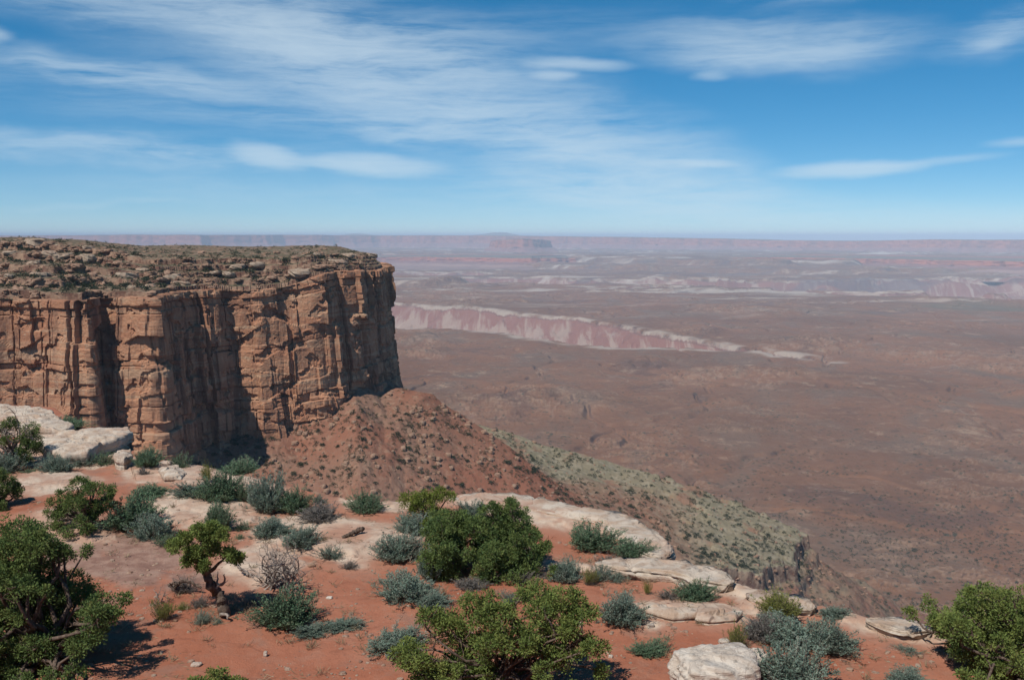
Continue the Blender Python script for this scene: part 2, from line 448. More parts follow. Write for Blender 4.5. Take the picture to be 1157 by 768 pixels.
far_mesa('mesa_horizon', [(-250, 19500, 266), (60, 20000, 266), (150, 19500, 265), (225, 19000, 265.5), (330, 21000, 265.3), (430, 22500, 266), (520, 22000, 265.8), (600, 21500, 266.5),
                           (700, 20500, 267.8), (780, 19500, 269), (860, 18500, 271), (960, 17500, 272), (1060, 16500, 270.5), (1157, 15500, 271), (1400, 13500, 271)],
         'long hazy red mesa wall along the horizon', 101, amp=700, wl=2600, ncol=1500)
far_mesa('butte', [(556, 18600, 272), (560, 17000, 271.0), (570, 16400, 270.5), (590, 16200, 269.5), (607, 16400, 270.5), (617, 17000, 271), (621, 18600, 272)],
         'red flat topped butte in the middle of the horizon', 131, amp=90, ncol=300, wl=420, depth=500, spread=1.5)
far_mesa('mesa_bench', [(-250, 12500, 290), (100, 12800, 289), (330, 12500, 291), (470, 12400, 290), (600, 11800, 291), (720, 12300, 292), (860, 11500, 290), (1000, 11000, 292), (1157, 9800, 295), (1400, 9000, 296)],
         'low lilac mesa step below the horizon wall', 151, amp=700, ncol=1100, wl=1900, cliff=0.5, spread=3.5, depth=3200)

# distant mountains, faint above the mesas
m_mt, nt = material('mountain_rock')
finish(nt, nt.mix(nt.noise(nt.pos(), 0.0006, 5, 0.6), (0.10, 0.12, 0.13), (0.22, 0.19, 0.17)), 0.95, None, 0.05)
def mountain(px0, px1, pyt, Y, seed, label):
    a = aty(px0, HORIZON, Y); b = aty(px1, HORIZON, Y); hh = (HORIZON - pyt) / FPX * Y
    nx_, ny_ = 120, 50
    gx = np.linspace(a.x, b.x, nx_); gy = np.linspace(Y - 2600, Y + 2600, ny_)
    X, Yy = np.meshgrid(gx, gy)
    t = (X - a.x) / (b.x - a.x)
    env = np.sin(np.pi * t) ** 0.8 * np.clip(1 - ((Yy - Y) / 2600) ** 2, 0, 1)
    Z = -340 + env * (340 + hh) * (0.80 + 0.55 * fbm(X / 2600, Yy / 2600, seed, 5))
    o = link(mesh_np('mountain', np.stack([X, Yy, Z], -1).reshape(-1, 3), grid_faces(ny_, nx_), m_mt, True))
    tag(o, label, kind='structure')
mountain(235, 320, 263.0, 30000, 71, 'faint blue peak left on the horizon')
mountain(355, 455, 263.0, 30000, 72, 'faint blue peak left of the butte')
mountain(470, 640, 263.2, 30500, 73, 'faint blue mountain ridge behind the butte')

# ================================================================== MESA WITH CLIFF
RIMPX = [(-330, 324), (-120, 336), (-40, 340), (8, 340), (50, 341), (98, 338), (104, 350), (112, 354), (150, 351), (174, 349), (188, 362), (203, 376), (228, 388),
         (262, 396), (290, 398), (320, 405), (352, 409), (372, 415), (384, 424), (398, 428), (404, 438), (412, 441), (420, 452), (429, 458), (433, 470), (436, 490),
         (434, 520), (428, 580), (410, 680)]
RIM0 = np.array([((p - 578.5) / FPX * Y, Y) for p, Y in RIMPX])
POLY = [tuple(q) for q in RIM0] + [(-160, 900), (-700, 1100), (-700, 240)]

def topH(p): return np.interp(p, [0, 40, 100, 135, 165, 260, 310, 350, 395, 440], [19.8, 19.5, 17.5, 15.2, 12.6, 12.8, 12.0, 9.6, 7.0, 5.6])
def setb(p): return np.interp(p, [0, 60, 120, 180, 250, 380, 440], [105, 95, 70, 34, 30, 14, 8])
def rimZ(x, y): return -15.0 + 5.8 * sstep(300, 392, pxx(x, y)) + 1.1 * gn(x / 45, y / 45, 77) + 0.6 * gn(x / 14, y / 14, 78)

def rim_d(x, y):
    d, bx, by, ins = poly_dist(x, y, POLY)
    return np.where(ins, d, -d), bx, by
def mesa_top(x, y, d, bx, by):
    p = pxx(x, y)
    dn = d + 7 * fbm(x / 30, y / 30, 81, 4) * sstep(2, 10, d) + 2.0 * fbm(x / 6, y / 6, 82, 3) * sstep(1, 6, d)
    t = dn / setb(p)
    zr = rimZ(bx, by); H = topH(p)
    wz = sstep(3, 16, d); zr = zr * (1 - wz) + (-15.0 + 5.8 * sstep(300, 392, p)) * wz
    N = 5
    tt = np.clip(t, 0, 1.0) * N
    k = np.floor(tt); f = tt - k
    lum = 0.5 * gn(x / 26, y / 40, 89); tt = np.clip(tt + lum * sstep(4, 12, d), 0, N); k = np.floor(tt); f = tt - k
    hk = 0.6 + 0.8 * _r(k, np.floor(gn(x / 60, y / 60, 84) * 2), 85)
    riser = sstep(0.0, 0.10, f)
    st = (k + riser) / N
    z = zr + H * np.clip(0.80 * np.minimum(st, 1) + 0.20 * np.clip(t, 0, 1), 0, 1) - 0.5
    z = z + 0.5 * fbm(x / 9, y / 9, 86, 4) + 0.35 * fbm(x / 2.2, y / 2.2, 87, 3)
    z = z + 1.6 * gn(x / 55, y / 55, 88) * sstep(0.6, 1.2, t)
    z = np.where(d < 1.8, np.minimum(z, zr - 0.25), z)
    return z

thm = np.linspace(R(-34), R(-7.0), 700)
ry = np.concatenate([np.arange(270, 480, 0.55), np.arange(480, 640, 1.6), np.arange(640, 900, 6)])
TX, TY = np.meshgrid(np.tan(thm), ry)
MX, MY = TX * TY, TY
dM, bxM, byM = rim_d(MX, MY)
MZ = mesa_top(MX, MY, dM, bxM, byM)

m_cliff, nt = material('cliff_sandstone')
P = nt.pos(); hh_ = nt.attr('level'); jt = nt.attr('joint')
PX, PY, PZ = nt.sep(P)
lay = nt.noise(nt.comb(nt.m('MULTIPLY', PX, 0.02), nt.m('MULTIPLY', PY, 0.02), nt.m('MULTIPLY', PZ, 0.55)), 1.0, 6, 0.6, 0.4)
pat = nt.noise(P, 0.09, 6, 0.62, 0.6)
c = nt.mix(nt.mr(pat, 0.36, 0.66), (0.325, 0.155, 0.092), (0.42, 0.222, 0.132))
c = nt.mix(nt.m('MULTIPLY', nt.mr(lay, 0.5, 0.64), 0.65), c, (0.43, 0.29, 0.19))
c = nt.mix(nt.m('MULTIPLY', nt.mr(lay, 0.42, 0.32), 0.5), c, (0.24, 0.115, 0.075))
# desert varnish: dark vertical runs
var = nt.noise(nt.comb(nt.m('MULTIPLY', PX, 0.14), nt.m('MULTIPLY', PY, 0.14), nt.m('MULTIPLY', PZ, 0.030)), 1.0, 6, 0.62, 0.3)
c = nt.mix(nt.m('MULTIPLY', nt.mr(var, 0.50, 0.62), 0.55), c, (0.10, 0.060, 0.048))
c = nt.mix(nt.m('MULTIPLY', nt.mr(nt.noise(P, 0.5, 5, 0.65), 0.56, 0.70), 0.5), c, (0.45, 0.33, 0.23))
c = nt.mix(nt.m('MULTIPLY', jt, 0.55), c, (0.09, 0.055, 0.045))
nb = nt.bump(nt.noise(nt.scale(P, 1, 1, 1.4), 0.7, 7, 0.66), 0.55, 0.7)
finish(nt, c, 0.92, nb, 0.08)

m_top, nt = material('mesa_ledge_rock')
P = nt.pos(); PX, PY, PZ = nt.sep(P)
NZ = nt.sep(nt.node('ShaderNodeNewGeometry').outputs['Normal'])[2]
pat = nt.noise(P, 0.07, 6, 0.62, 0.5)
c = nt.mix(nt.mr(pat, 0.36, 0.64), (0.185, 0.108, 0.074), (0.265, 0.180, 0.125))
c = nt.mix(nt.m('MULTIPLY', nt.mr(nt.noise(P, 0.35, 6, 0.68), 0.52, 0.64), 0.75), c, (0.42, 0.34, 0.255))
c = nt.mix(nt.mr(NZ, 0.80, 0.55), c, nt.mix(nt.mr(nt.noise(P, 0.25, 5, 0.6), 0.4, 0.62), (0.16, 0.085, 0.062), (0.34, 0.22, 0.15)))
gm = nt.m('MULTIPLY', nt.mr(nt.noise(P, 0.16, 5, 0.62), 0.43, 0.56), nt.mr(NZ, 0.78, 0.92))
c = nt.mix(nt.m('MULTIPLY', gm, 0.8), c, (0.092, 0.092, 0.056))
nb = nt.bump(nt.noise(nt.scale(P, 1, 1, 2), 0.9, 7, 0.7), 0.9, 0.8)
finish(nt, c, 0.95, nb, 0.05)
mtop = link(mesh_np('mesa_top', np.stack([MX, MY, MZ], -1).reshape(-1, 3), grid_faces(*MX.shape, mask=dM > 0.2), m_top, False))
tag(mtop, 'ledgy brown mesa top with scattered scrub above the cliff', kind='structure')

# --- the wall below the rim
s0 = np.concatenate([[0], np.cumsum(np.hypot(*np.diff(RIM0, axis=0).T))])
U = np.arange(0, s0[-1], 0.24)
ux = np.interp(U, s0, RIM0[:, 0]); uy = np.interp(U, s0, RIM0[:, 1])
def gsm(a, n):
    k = np.hanning(n * 2 + 1); k /= k.sum()
    return np.convolve(np.pad(a, n, mode='edge'), k, 'same')[n:-n]
ux = gsm(ux, 5); uy = gsm(uy, 5)
nx = gsm(np.gradient(uy), 14); ny = gsm(-np.gradient(ux), 14)
l = np.hypot(nx, ny) + 1e-9; nx /= l; ny /= l
def cells1(u, avg, seed, jit=0.8):
    """irregular cells along u: cell id and distance to nearest border"""
    n = int(u.max() / avg) + 3
    g = np.random.default_rng(seed)
    b = np.sort((np.arange(n) + (g.random(n) - 0.5) * jit) * avg)
    i = np.searchsorted(b, u)
    i = np.clip(i, 1, n - 1)
    return i, np.minimum(u - b[i - 1], b[i] - u), g.random(n + 1)
NV = 240
vv = np.linspace(0, 1, NV)
UU, VV = np.meshgrid(U, vv)
VW = VV * 89.0 / 67.0       # courses keep their height where the foot is buried
zr = rimZ(ux, uy)
zb = np.full_like(U, -104.0)
ZZ = zr[None, :] + (zb - zr)[None, :] * VV
depth_ = (zr[None, :] - ZZ)
warpu = 1.6 * fbm(UU / 16, ZZ / 16, 91, 4) + 0.05 * ZZ
O = 0.09 * depth_
jnt = np.zeros_like(UU)
# big pillars
i1, b1, r1 = cells1(np.clip(UU + 1.2 * warpu, 0, None), 19.0, 5, 1.3)
O += (r1[i1] - 0.5) * 3.6
on1 = r1[i1] > 0.35
ck = (1 - sstep(0.0, 0.55, b1)) * on1; O -= 2.2 * ck; jnt = np.maximum(jnt, ck)
# slimmer pillars
i2, b2, r2 = cells1(np.clip(UU + 0.9 * warpu + 40, 0, None), 8.5, 6, 1.4)
O += (r2[i2] - 0.5) * 1.2
ck = (1 - sstep(0.0, 0.3, b2)) * (r2[i2] > 0.62); O -= 1.0 * ck; jnt = np.maximum(jnt, ck * 0.8)
# rounded pillar fronts
O += 0.35 * np.sqrt(np.clip(b1 / 1.5, 0, 1)) + 0.1 * np.sqrt(np.clip(b2 / 2, 0, 1))
# bedding: courses of blocks, thinner low down
lev = np.minimum(VW, 1.0) + 0.012 * fbm(UU / 25, VW * 3, 95, 3)
courses = np.array([0.0, 0.045, 0.085, 0.33, 0.36, 0.58, 0.66, 0.71, 0.83, 0.90, 1.01])
offs = np.array([0.9, -0.8, 0.0, -0.35, 0.15, 0.45, 0.0, 0.7, 0.3, 1.0, 0.6])
ci = np.clip(np.searchsorted(courses, lev, side='right') - 1, 0, len(courses) - 2)
O += offs[ci] * (0.5 + 0.3 * sstep(0.5, 0.62, VW))
bd = np.minimum(np.abs(lev - courses[ci]), np.abs(courses[ci + 1] - lev)) * 65
ck = (1 - sstep(0.0, 0.35, bd)) * (gn(UU / 11, ci * 3.3, 96) > -0.18); O -= 0.55 * ck; jnt = np.maximum(jnt, ck * 0.5)
# blocks inside each course, some fallen away
for avg, amp, seed, lo in ((10.0, 1.8, 7, 0.30), (5.0, 1.2, 8, 0.58)):
    sh = _r(ci, ci * 0 + 3, seed) * 50
    i3, b3, r3 = cells1(np.clip(UU + 0.4 * warpu + sh, 0, None), avg, seed)
    q = _r(i3 + ci * 131, ci, seed + 40)
    wl = sstep(lo - 0.12, lo + 0.1, VW)
    O += wl * (q - 0.5) * amp
    ck = (1 - sstep(0.0, 0.22, b3)) * wl * (q > 0.4); O -= 0.4 * ck; jnt = np.maximum(jnt, 0.45 * ck)
# spalled scars
sc_ = fbm(UU / 9, ZZ / 7, 97, 3)
O -= 0.8 * sstep(0.16, 0.175, sc_) + 0.6 * sstep(0.30, 0.315, sc_)
O += 0.22 * fbm(UU / 3, ZZ / 3, 98, 4) + 0.14 * fbm(UU / 0.9, ZZ / 0.9, 99, 2) + 0.7 * fbm(UU / 30, ZZ / 60, 100, 2)
# flat fracture faces: every pillar and block front is its own slightly turned plane
def turn(i, b, r, amt, lim):
    q = _r(i, i * 0 + 1, 61) - 0.5
    return np.clip(q * amt, -lim, lim)
for avg, sd_, zz_, am in ((14.0, 14, 30.0, 0.60), (8.0, 15, 16.0, 0.32), (4.0, 16, 8.0, 0.14)):
    zi = np.floor(ZZ / zz_ + 0.3 * gn(UU / 20, UU * 0, sd_))
    sh = _r(zi, zi * 0, sd_) * 40
    uu_ = np.clip(UU + 0.5 * warpu + sh, 0, None)
    n_ = int(uu_.max() / avg) + 3; gg = np.random.default_rng(sd_)
    bb = np.sort((np.arange(n_) + (gg.random(n_) - 0.5) * 1.2) * avg)
    ii = np.clip(np.searchsorted(bb, uu_), 1, n_ - 1); mid = (bb[ii] + bb[ii - 1]) / 2
    O += (_r(ii, zi, sd_ + 5) - 0.5) * am * (uu_ - mid) + (_r(ii, zi, sd_ + 6) - 0.5) * 0.8 * am
CX = ux[None, :] + nx[None, :] * O; CY = uy[None, :] + ny[None, :] * O
# lip rows running back over the rim
lip = []
for off, dzz in ((-6.0, -2.6), (-4.0, -0.7), (-2.5, 0.1), (-1.2, 0.25)):
    o_ = off + O[0] * 0.8
    lip.append(np.stack([ux + nx * o_, uy + ny * o_, zr + dzz + 0.3 * fbm(U / 2.5, np.full_like(U, off), 90, 3)], -1))
V = np.concatenate([np.array(lip), np.stack([CX, CY, ZZ], -1)], 0)
A = np.concatenate([np.zeros((4, len(U))), VV], 0); J = np.concatenate([np.zeros((4, len(U))), jnt], 0)
cliff = link(mesh_np('cliff', V.reshape(-1, 3), grid_faces(V.shape[0], V.shape[1]), m_cliff, False, {'level': A, 'joint': J}))
tag(cliff, 'tall jointed red sandstone cliff wall of the mesa', kind='structure')

# ================================================================== TALUS, SPUR AND SLOPES
BCTL = [(560, 492, 525), (590, 497, 520), (640, 503, 517), (690, 510, 515), (730, 538, 510), (760, 558, 505), (850, 583, 495), (905, 592, 485), (893, 630, 447), (847, 648, 415), (800, 645, 410),
        (740, 600, 450), (680, 580, 440), (620, 560, 430), (700, 545, 480), (800, 600, 455), (860, 610, 462)]
B3 = np.array([tuple(aty(p, q, Y)) for p, q, Y in BCTL])
BM = np.array([B3[:, :2].mean(0)])
def bfeat(x, y):
    x = (x - BM[0, 0]) / 100; y = (y - BM[0, 1]) / 100
    return np.stack([np.ones_like(x), x, y, x * x, x * y, y * y], -1)
BC, *_ = np.linalg.lstsq(bfeat(B3[:, 0], B3[:, 1]), B3[:, 2], rcond=None)
BPOLY = [tuple(aty(p, q, Y).xy) for p, q, Y in [(500, 480, 530), (590, 497, 522), (690, 510, 517), (730, 538, 511), (760, 557, 507), (850, 582, 497), (900, 590, 487), (908, 600, 478), (895, 632, 446), (847, 650, 414), (790, 652, 404),
                                                 (720, 640, 395), (640, 620, 385), (540, 600, 385)]]
def baseZ(p): return np.interp(p, [0, 190, 215, 245, 330, 372, 400, 440, 455, 520], [-76, -76, -75, -74, -71, -66, -59, -59.5, -61, -62])
def slopes(x, y):
    d, bx, by = rim_d(x, y)
    out = -d
    p = pxx(x, y)
    gul = 4.5 * fbm(x / 28 + y / 60, y / 45, 111, 4) + 1.2 * (ridged(x / 17 + y / 70, y / 60, 114, 3) - 0.5) + 1.9 * fbm(x / 6, y / 6, 112, 4) + 0.5 * fbm(x / 1.6, y / 1.6, 113, 3)
    o_ = np.clip(out - 3, 0, None)
    tal = baseZ(p) - 0.62 * o_ + 0.0003 * np.clip(o_, 0, 150) ** 2 + gul * 0.6 * sstep(0, 12, o_)
    tal = np.where(out < 3, baseZ(p) + gul * 0.3 - 42 * sstep(462, 476, y), tal)
    # crest of the fan running down to the right of the cliff tip: behind it the ground drops away
    ex, ey = 65.0, -20.0; el_ = math.hypot(ex, ey); ex /= el_; ey /= el_
    sx_ = (x + 54) * ex + (y - 447) * ey; cxr = -(x + 54) * ey + (y - 447) * ex + 3 * gn(x / 14, y / 30, 115)
    rdg = -62.0 - 0.16 * np.clip(sx_, -8, 20) - 0.63 * np.clip(sx_ - 18, 0, None) - 0.42 * (np.sqrt(cxr ** 2 + 24 ** 2) - 24) - 0.5 * np.clip(cxr - 4, 0, None) + gul * 0.35
    tal = tal - 0.7 * np.clip(y - 452, 0, 120) * sstep(2, 14, o_)
    tal = np.maximum(tal, np.where(sx_ > -10, rdg, -400))
    db, qx, qy, insb = poly_dist(x, y, BPOLY)
    sdb = np.where(insb, -db, db)
    db = np.where(insb, 0, db)
    xx = np.where(insb, x, qx); yy = np.where(insb, y, qy)
    zben = bfeat(xx, yy) @ BC
    lw = sstep(55, 80, qx)
    jag = 9 * fbm(x / 22, y / 22, 121, 5) + 1.4 * ridged(x / 9, y / 9, 126, 3) - 0.6
    dbn = np.clip(sdb + jag * lw, 0, None)
    led = (5.0 * lw + 1.0) * sstep(0.3, 2.0, dbn) + 4.0 * lw * sstep(6, 7.5, dbn + 2 * gn(x / 8, y / 8, 128))
    ben = zben - led - 0.60 * dbn + 1.2 * fbm(x / 10, y / 10, 122, 4) + 0.4 * fbm(x / 2, y / 2, 123, 3) + 3 * fbm(x / 40, y / 40, 124, 3)
    # little ledges across the top of the spur
    ben = ben + lw * 1.6 * sstep(0, 0.02, fbm(x / 40, y / 22, 125, 3)) * insb
    # slope below the overlook itself
    own = -52 - 0.66 * np.clip(np.hypot(x, y) - 30, 0, None) + 3 * fbm(x / 30, y / 30, 127, 4)
    z = np.maximum(np.maximum(tal, ben), own)
    kind = np.where(ben > tal, 1.0, 0.0)
    bw = sstep(-3.5, 3.5, ben - tal + 2 * fbm(x / 7, y / 7, 129, 3))
    steep = np.where(ben > tal, sstep(0.5, 5, dbn) , 0)
    return np.maximum(z, -372.0), bw, steep
rs2 = radii([(20, 250, lambda r: 4.0), (250, 560, lambda r: 0.6), (560, 1200, lambda r: 4.0)])
th2 = np.concatenate([np.linspace(R(-70), R(-30), 60, endpoint=False), np.linspace(R(-30), R(30), 1150), np.linspace(R(30), R(70), 61)[1:]])
R2, T2 = np.meshgrid(rs2, th2, indexing='ij')
SX, SY = R2 * np.sin(T2), R2 * np.cos(T2)
SZ, SB, SS = slopes(SX, SY)

m_tal, nt = material('talus_soil')
P = nt.pos(); bw = nt.attr('spur'); ss = nt.attr('side'); PX, PY, PZ = nt.sep(P)
n1 = nt.noise(P, 0.028, 6, 0.6, 0.6); n2 = nt.noise(P, 0.25, 6, 0.65); n3 = nt.noise(P, 1.1, 4, 0.6)
red = nt.mix(nt.mr(n1, 0.36, 0.66), (0.240, 0.108, 0.070), (0.235, 0.135, 0.094))
red = nt.mix(nt.m('MULTIPLY', nt.mr(n2, 0.52, 0.66), 0.5), red, (0.33, 0.22, 0.15))
red = nt.mix(nt.mr(PX, -50, 5, 0, 0.55), red, (0.27, 0.104, 0.064))
red = nt.mix(nt.m('MULTIPLY', nt.mr(nt.voro(P, 0.45), 0.30, 0.16), 0.5), red, (0.105, 0.085, 0.058))
spu = nt.mix(nt.mr(n1, 0.38, 0.62), (0.225, 0.185, 0.122), (0.195, 0.170, 0.112))
spu = nt.mix(nt.m('MULTIPLY', nt.mr(n2, 0.46, 0.62), 0.7), spu, (0.29, 0.245, 0.178))
spu = nt.mix(nt.m('MULTIPLY', nt.mr(nt.noise(P, 0.045, 5, 0.62), 0.56, 0.66), 0.7), spu, (0.25, 0.125, 0.085))
side = nt.mix(nt.mr(n1, 0.4, 0.6), (0.20, 0.105, 0.075), (0.19, 0.150, 0.105))
spu = nt.mix(ss, spu, side)
# reddish lower flank facing the overlook
fl = nt.m('MULTIPLY', nt.mr(nt.m('ADD', PY, nt.m('MULTIPLY', nt.m('SUBTRACT', n1, 0.5), 60)), 488, 468), nt.mr(PX, 95, 62))
spu = nt.mix(nt.m('MULTIPLY', fl, 0.85), spu, nt.mix(nt.mr(n2, 0.42, 0.62), (0.215, 0.105, 0.072), (0.25, 0.155, 0.105)))
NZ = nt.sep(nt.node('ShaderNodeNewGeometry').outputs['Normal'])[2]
spu = nt.mix(nt.mr(NZ, 0.62, 0.40), spu, nt.mix(nt.mr(n2, 0.4, 0.6), (0.13, 0.075, 0.06), (0.24, 0.17, 0.125)))  # steep spur ledge in red-brown rock, darkened to paint in its shaded band
c = nt.mix(bw, red, spu)
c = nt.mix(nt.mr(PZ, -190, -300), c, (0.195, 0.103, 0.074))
nb = nt.bump(nt.noise(P, 0.9, 6, 0.7), 0.7, 0.7)
finish(nt, c, 0.95, nb, 0.05)
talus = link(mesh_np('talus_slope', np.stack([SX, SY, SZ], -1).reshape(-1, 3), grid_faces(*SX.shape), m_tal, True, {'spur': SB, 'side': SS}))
tag(talus, 'red rubble slope under the cliff and grey green spur beyond', kind='structure')

# ================================================================== FOREGROUND TERRACE
RIMG = [(-700, 452), (-300, 455), (-60, 456), (0, 457), (62, 462), (92, 482), (146, 490), (152, 512), (200, 522), (262, 534), (310, 547), (360, 560), (410, 570), (450, 572), (505, 564),
        (545, 561), (590, 565), (625, 573), (668, 578), (702, 586), (720, 598), (738, 612), (752, 634), (800, 650), (850, 668), (880, 672), (905, 680), (950, 691), (1000, 700), (1050, 707), (1085, 712), (1157, 714), (1300, 716), (1700, 720)]
rg = []
for p, q in RIMG:
    v = atz(p, q, 0.0); rg.append((math.atan2(v.x, v.y), math.hypot(v.x, v.y)))
rg = np.array(sorted(rg))
def rimR(t):
    r = np.interp(t, rg[:, 0], rg[:, 1])
    return r + 0.18 * fbm(t * 14, t * 0 + 0.5, 201, 4) * 1.4 + 0.12 * fbm(t * 60, t * 0 + 3.5, 202, 3)

# areas of bare pale rock (outlines on the terrace)
ROCK = [
    [(300, 586), (345, 579), (420, 590), (468, 598), (482, 606), (450, 618), (425, 628), (402, 640), (350, 628), (318, 630), (290, 618), (280, 600)],
    [(262, 622), (300, 612), (330, 622), (350, 636), (330, 652), (290, 662), (262, 655), (250, 640)],
    [(30, 585), (75, 575), (130, 600), (125, 612), (70, 625), (35, 618)],
    [(95, 615), (180, 600), (235, 625), (205, 645), (180, 665), (120, 660), (95, 640)],
    [(718, 684), (748, 680), (790, 682), (838, 690), (838, 700), (800, 704), (760, 700)],
    [(735, 703), (758, 698), (756, 704), (738, 708)],
    [(840, 676), (905, 674), (915, 690), (900, 700), (860, 696), (835, 686)],
    [(130, 525), (200, 520), (262, 533), (330, 553), (330, 565), (260, 558), (200, 552), (150, 545)],
    [(165, 555), (235, 560), (300, 572), (290, 590), (250, 600), (190, 590), (165, 575)],
    [(0, 540), (60, 530), (110, 540), (100, 552), (40, 560), (0, 556)],
    [(0, 505), (60, 500), (140, 505), (150, 522), (100, 530), (20, 525)],
    [(495, 562), (545, 558), (590, 560), (628, 568), (702, 580), (740, 606), (758, 640), (738, 634), (722, 618), (690, 606), (650, 600), (620, 596), (590, 592), (545, 580), (500, 576)],
    [(750, 640), (800, 646), (850, 664), (900, 672), (890, 682), (840, 676), (790, 668), (755, 655)],
    [(940, 688), (1000, 697), (1060, 704), (1090, 710), (1075, 722), (1050, 722), (1000, 712), (950, 704)],
    [(600, 632), (640, 636), (680, 640), (678, 650), (640, 648), (600, 642)],
    [(385, 560), (440, 566), (500, 560), (500, 572), (450, 580), (395, 575)],
]
CRUST = [ROCK[3], [(30, 590), (110, 596), (160, 640), (120, 655), (60, 640)], [(175, 630), (240, 640), (250, 662), (200, 668), (170, 655)]]
ROCK = ROCK[:3] + ROCK[4:]
ROCKP = [[tuple(atz(p, q, 0.0).xy) for p, q in pl] for pl in ROCK]
def rock_sd(x, y):
    best = np.full(np.shape(x), -1e9)
    for pl in ROCKP:
        d, _, _, ins = poly_dist(x, y, pl)
        best = np.maximum(best, np.where(ins, d, -d))
    return best
def ground_z(x, y, sd=None):
    x = np.asarray(x, float); y = np.asarray(y, float)
    if sd is None: sd = rock_sd(x, y)
    r = np.hypot(x, y); t = np.arctan2(x, y)
    z = 0.16 * fbm(x / 7, y / 7, 211, 3) + 0.05 * fbm(x / 2.2, y / 2.2, 212, 3)
    z = z + 0.03 * sstep(-0.7, 0.5, sd + 0.5 * fbm(x / 0.9, y / 0.9, 213, 4))
    z = z + 0.035 * sstep(0.0, 0.05, sd - 0.15 + 0.7 * fbm(x / 1.6, y / 0.9, 214, 4)) + 0.03 * sstep(0.0, 0.05, sd - 0.5 + 0.8 * fbm(x / 1.9, y / 0.8, 217, 4)) 
    # the knoll the overlook stands on
    z = z + np.clip(4.3 - (y - 3.0) * 0.5375, 0, 4.3) * sstep(11.5, 10.0, y) * sstep(26, 20, np.abs(x) + 0 * y)
    return z
def ground_fine(x, y, sd):
    return 0.022 * fbm(x / 0.5, y / 0.5, 215, 4) + 0.03 * sstep(-0.1, 0.4, sd) * ridged(x / 0.9, y / 0.6, 216, 3)

thg = np.concatenate([np.linspace(R(-78), R(-31), 120, endpoint=False), np.linspace(R(-31), R(31), 1000), np.linspace(R(31), R(78), 121)[1:]])
NT_ = 400
tq = np.linspace(0, 1, NT_)
TQ, TG = np.meshgrid(tq, thg, indexing='ij')
RRm = rimR(TG)
DMIN, DMAX = np.arctan(6.0 / RRm), R(80)
dep = DMAX + (DMIN - DMAX) * np.sqrt(TQ) if False else np.where(TQ < 0.18, R(80) + (R(27) - R(80)) * TQ / 0.18, R(27) + (DMIN - R(27)) * (TQ - 0.18) / 0.82)
RG = 6.0 / np.tan(dep)
GX, GY = RG * np.sin(TG), RG * np.cos(TG)
GS = rock_sd(GX, GY)
GZ = ground_z(GX, GY, GS) + ground_fine(GX, GY, GS)
# rounded lip and cliff under it
extra = []
gxe, gye, gze = GX[-1], GY[-1], GZ[-1]
for k, (o, dzz) in enumerate([(0.10, -0.03), (0.2, -0.10), (0.28, -0.22), (0.30, -0.45), (0.15, -0.8), (0.2, -1.4), (0.0, -2.2), (0.4, -4), (0.3, -7), (0.9, -12), (0.9, -20), (2.2, -30), (3.0, -45), (6, -58)]):
    oo = o + 0.12 * fbm(thg * 70, thg * 0 + k * 0.7, 220, 3) * min(1, k / 3) + (0.5 * fbm(thg * 25, thg * 0 + k * 0.5, 221, 3) if k > 4 else 0)
    extra.append(np.stack([gxe + np.sin(thg) * oo, gye + np.cos(thg) * oo, gze + dzz + 0.0 * thg], -1))
V = np.concatenate([np.stack([GX, GY, GZ], -1), np.array(extra)], 0)
CRU = np.full(GX.shape, -9.0)
for pl in CRUST:
    d_, _, _, i_ = poly_dist(GX, GY, [tuple(atz(p, q, 0.0).xy) for p, q in pl]); CRU = np.maximum(CRU, np.where(i_, d_, -d_))
CRU = np.concatenate([CRU, np.full((len(extra), len(thg)), -9.0)], 0)
SDA = np.concatenate([GS, np.full((len(extra), len(thg)), 1.0)], 0)

m_gr, nt = material('red_soil_and_slickrock')
P = nt.pos(); PX, PY, PZ = nt.sep(P); Pf = nt.comb(PX, PY, 0.0)
sdn = nt.m('ADD', nt.attr('rock'), 0.10)
e = nt.m('ADD', sdn, nt.m('MULTIPLY', nt.m('SUBTRACT', nt.noise(Pf, 0.55, 7, 0.62, 0.6), 0.5), 1.25))
e = nt.m('ADD', e, nt.m('MULTIPLY', nt.m('SUBTRACT', nt.noise(Pf, 3.0, 4, 0.6), 0.5), 0.35))
mask = nt.m('MULTIPLY', nt.mr(e, -0.05, 0.22), nt.mr(nt.noise(Pf, 0.75, 6, 0.65, 0.8), 0.36, 0.50, 0.72, 1.0))
dust = nt.mr(e, -0.55, 0.05)
n1 = nt.noise(Pf, 0.35, 6, 0.6, 0.4); n2 = nt.noise(Pf, 2.6, 6, 0.65); n3 = nt.noise(P, 28, 4, 0.7)
soil = nt.mix(nt.mr(n1, 0.34, 0.66), (0.322, 0.118, 0.068), (0.365, 0.150, 0.092))
soil = nt.mix(nt.m('MULTIPLY', nt.mr(n2, 0.46, 0.68), 0.45), soil, (0.36, 0.185, 0.125))
soil = nt.mix(nt.m('MULTIPLY', nt.mr(n2, 0.44, 0.30), 0.5), soil, (0.215, 0.082, 0.050))
soil = nt.mix(nt.m('MULTIPLY', nt.mr(n3, 0.58, 0.74), 0.30), soil, (0.42, 0.26, 0.19))
soil = nt.mix(nt.m('MULTIPLY', nt.mr(n3, 0.42, 0.28), 0.35), soil, (0.16, 0.065, 0.042))
soil = nt.mix(nt.m('MULTIPLY', dust, 0.45), soil, (0.40, 0.235, 0.165))
soil = nt.mix(nt.m('MULTIPLY', nt.mr(nt.noise(Pf, 0.9, 5, 0.65, 0.5), 0.54, 0.66), 0.55), soil, (0.25, 0.150, 0.112))
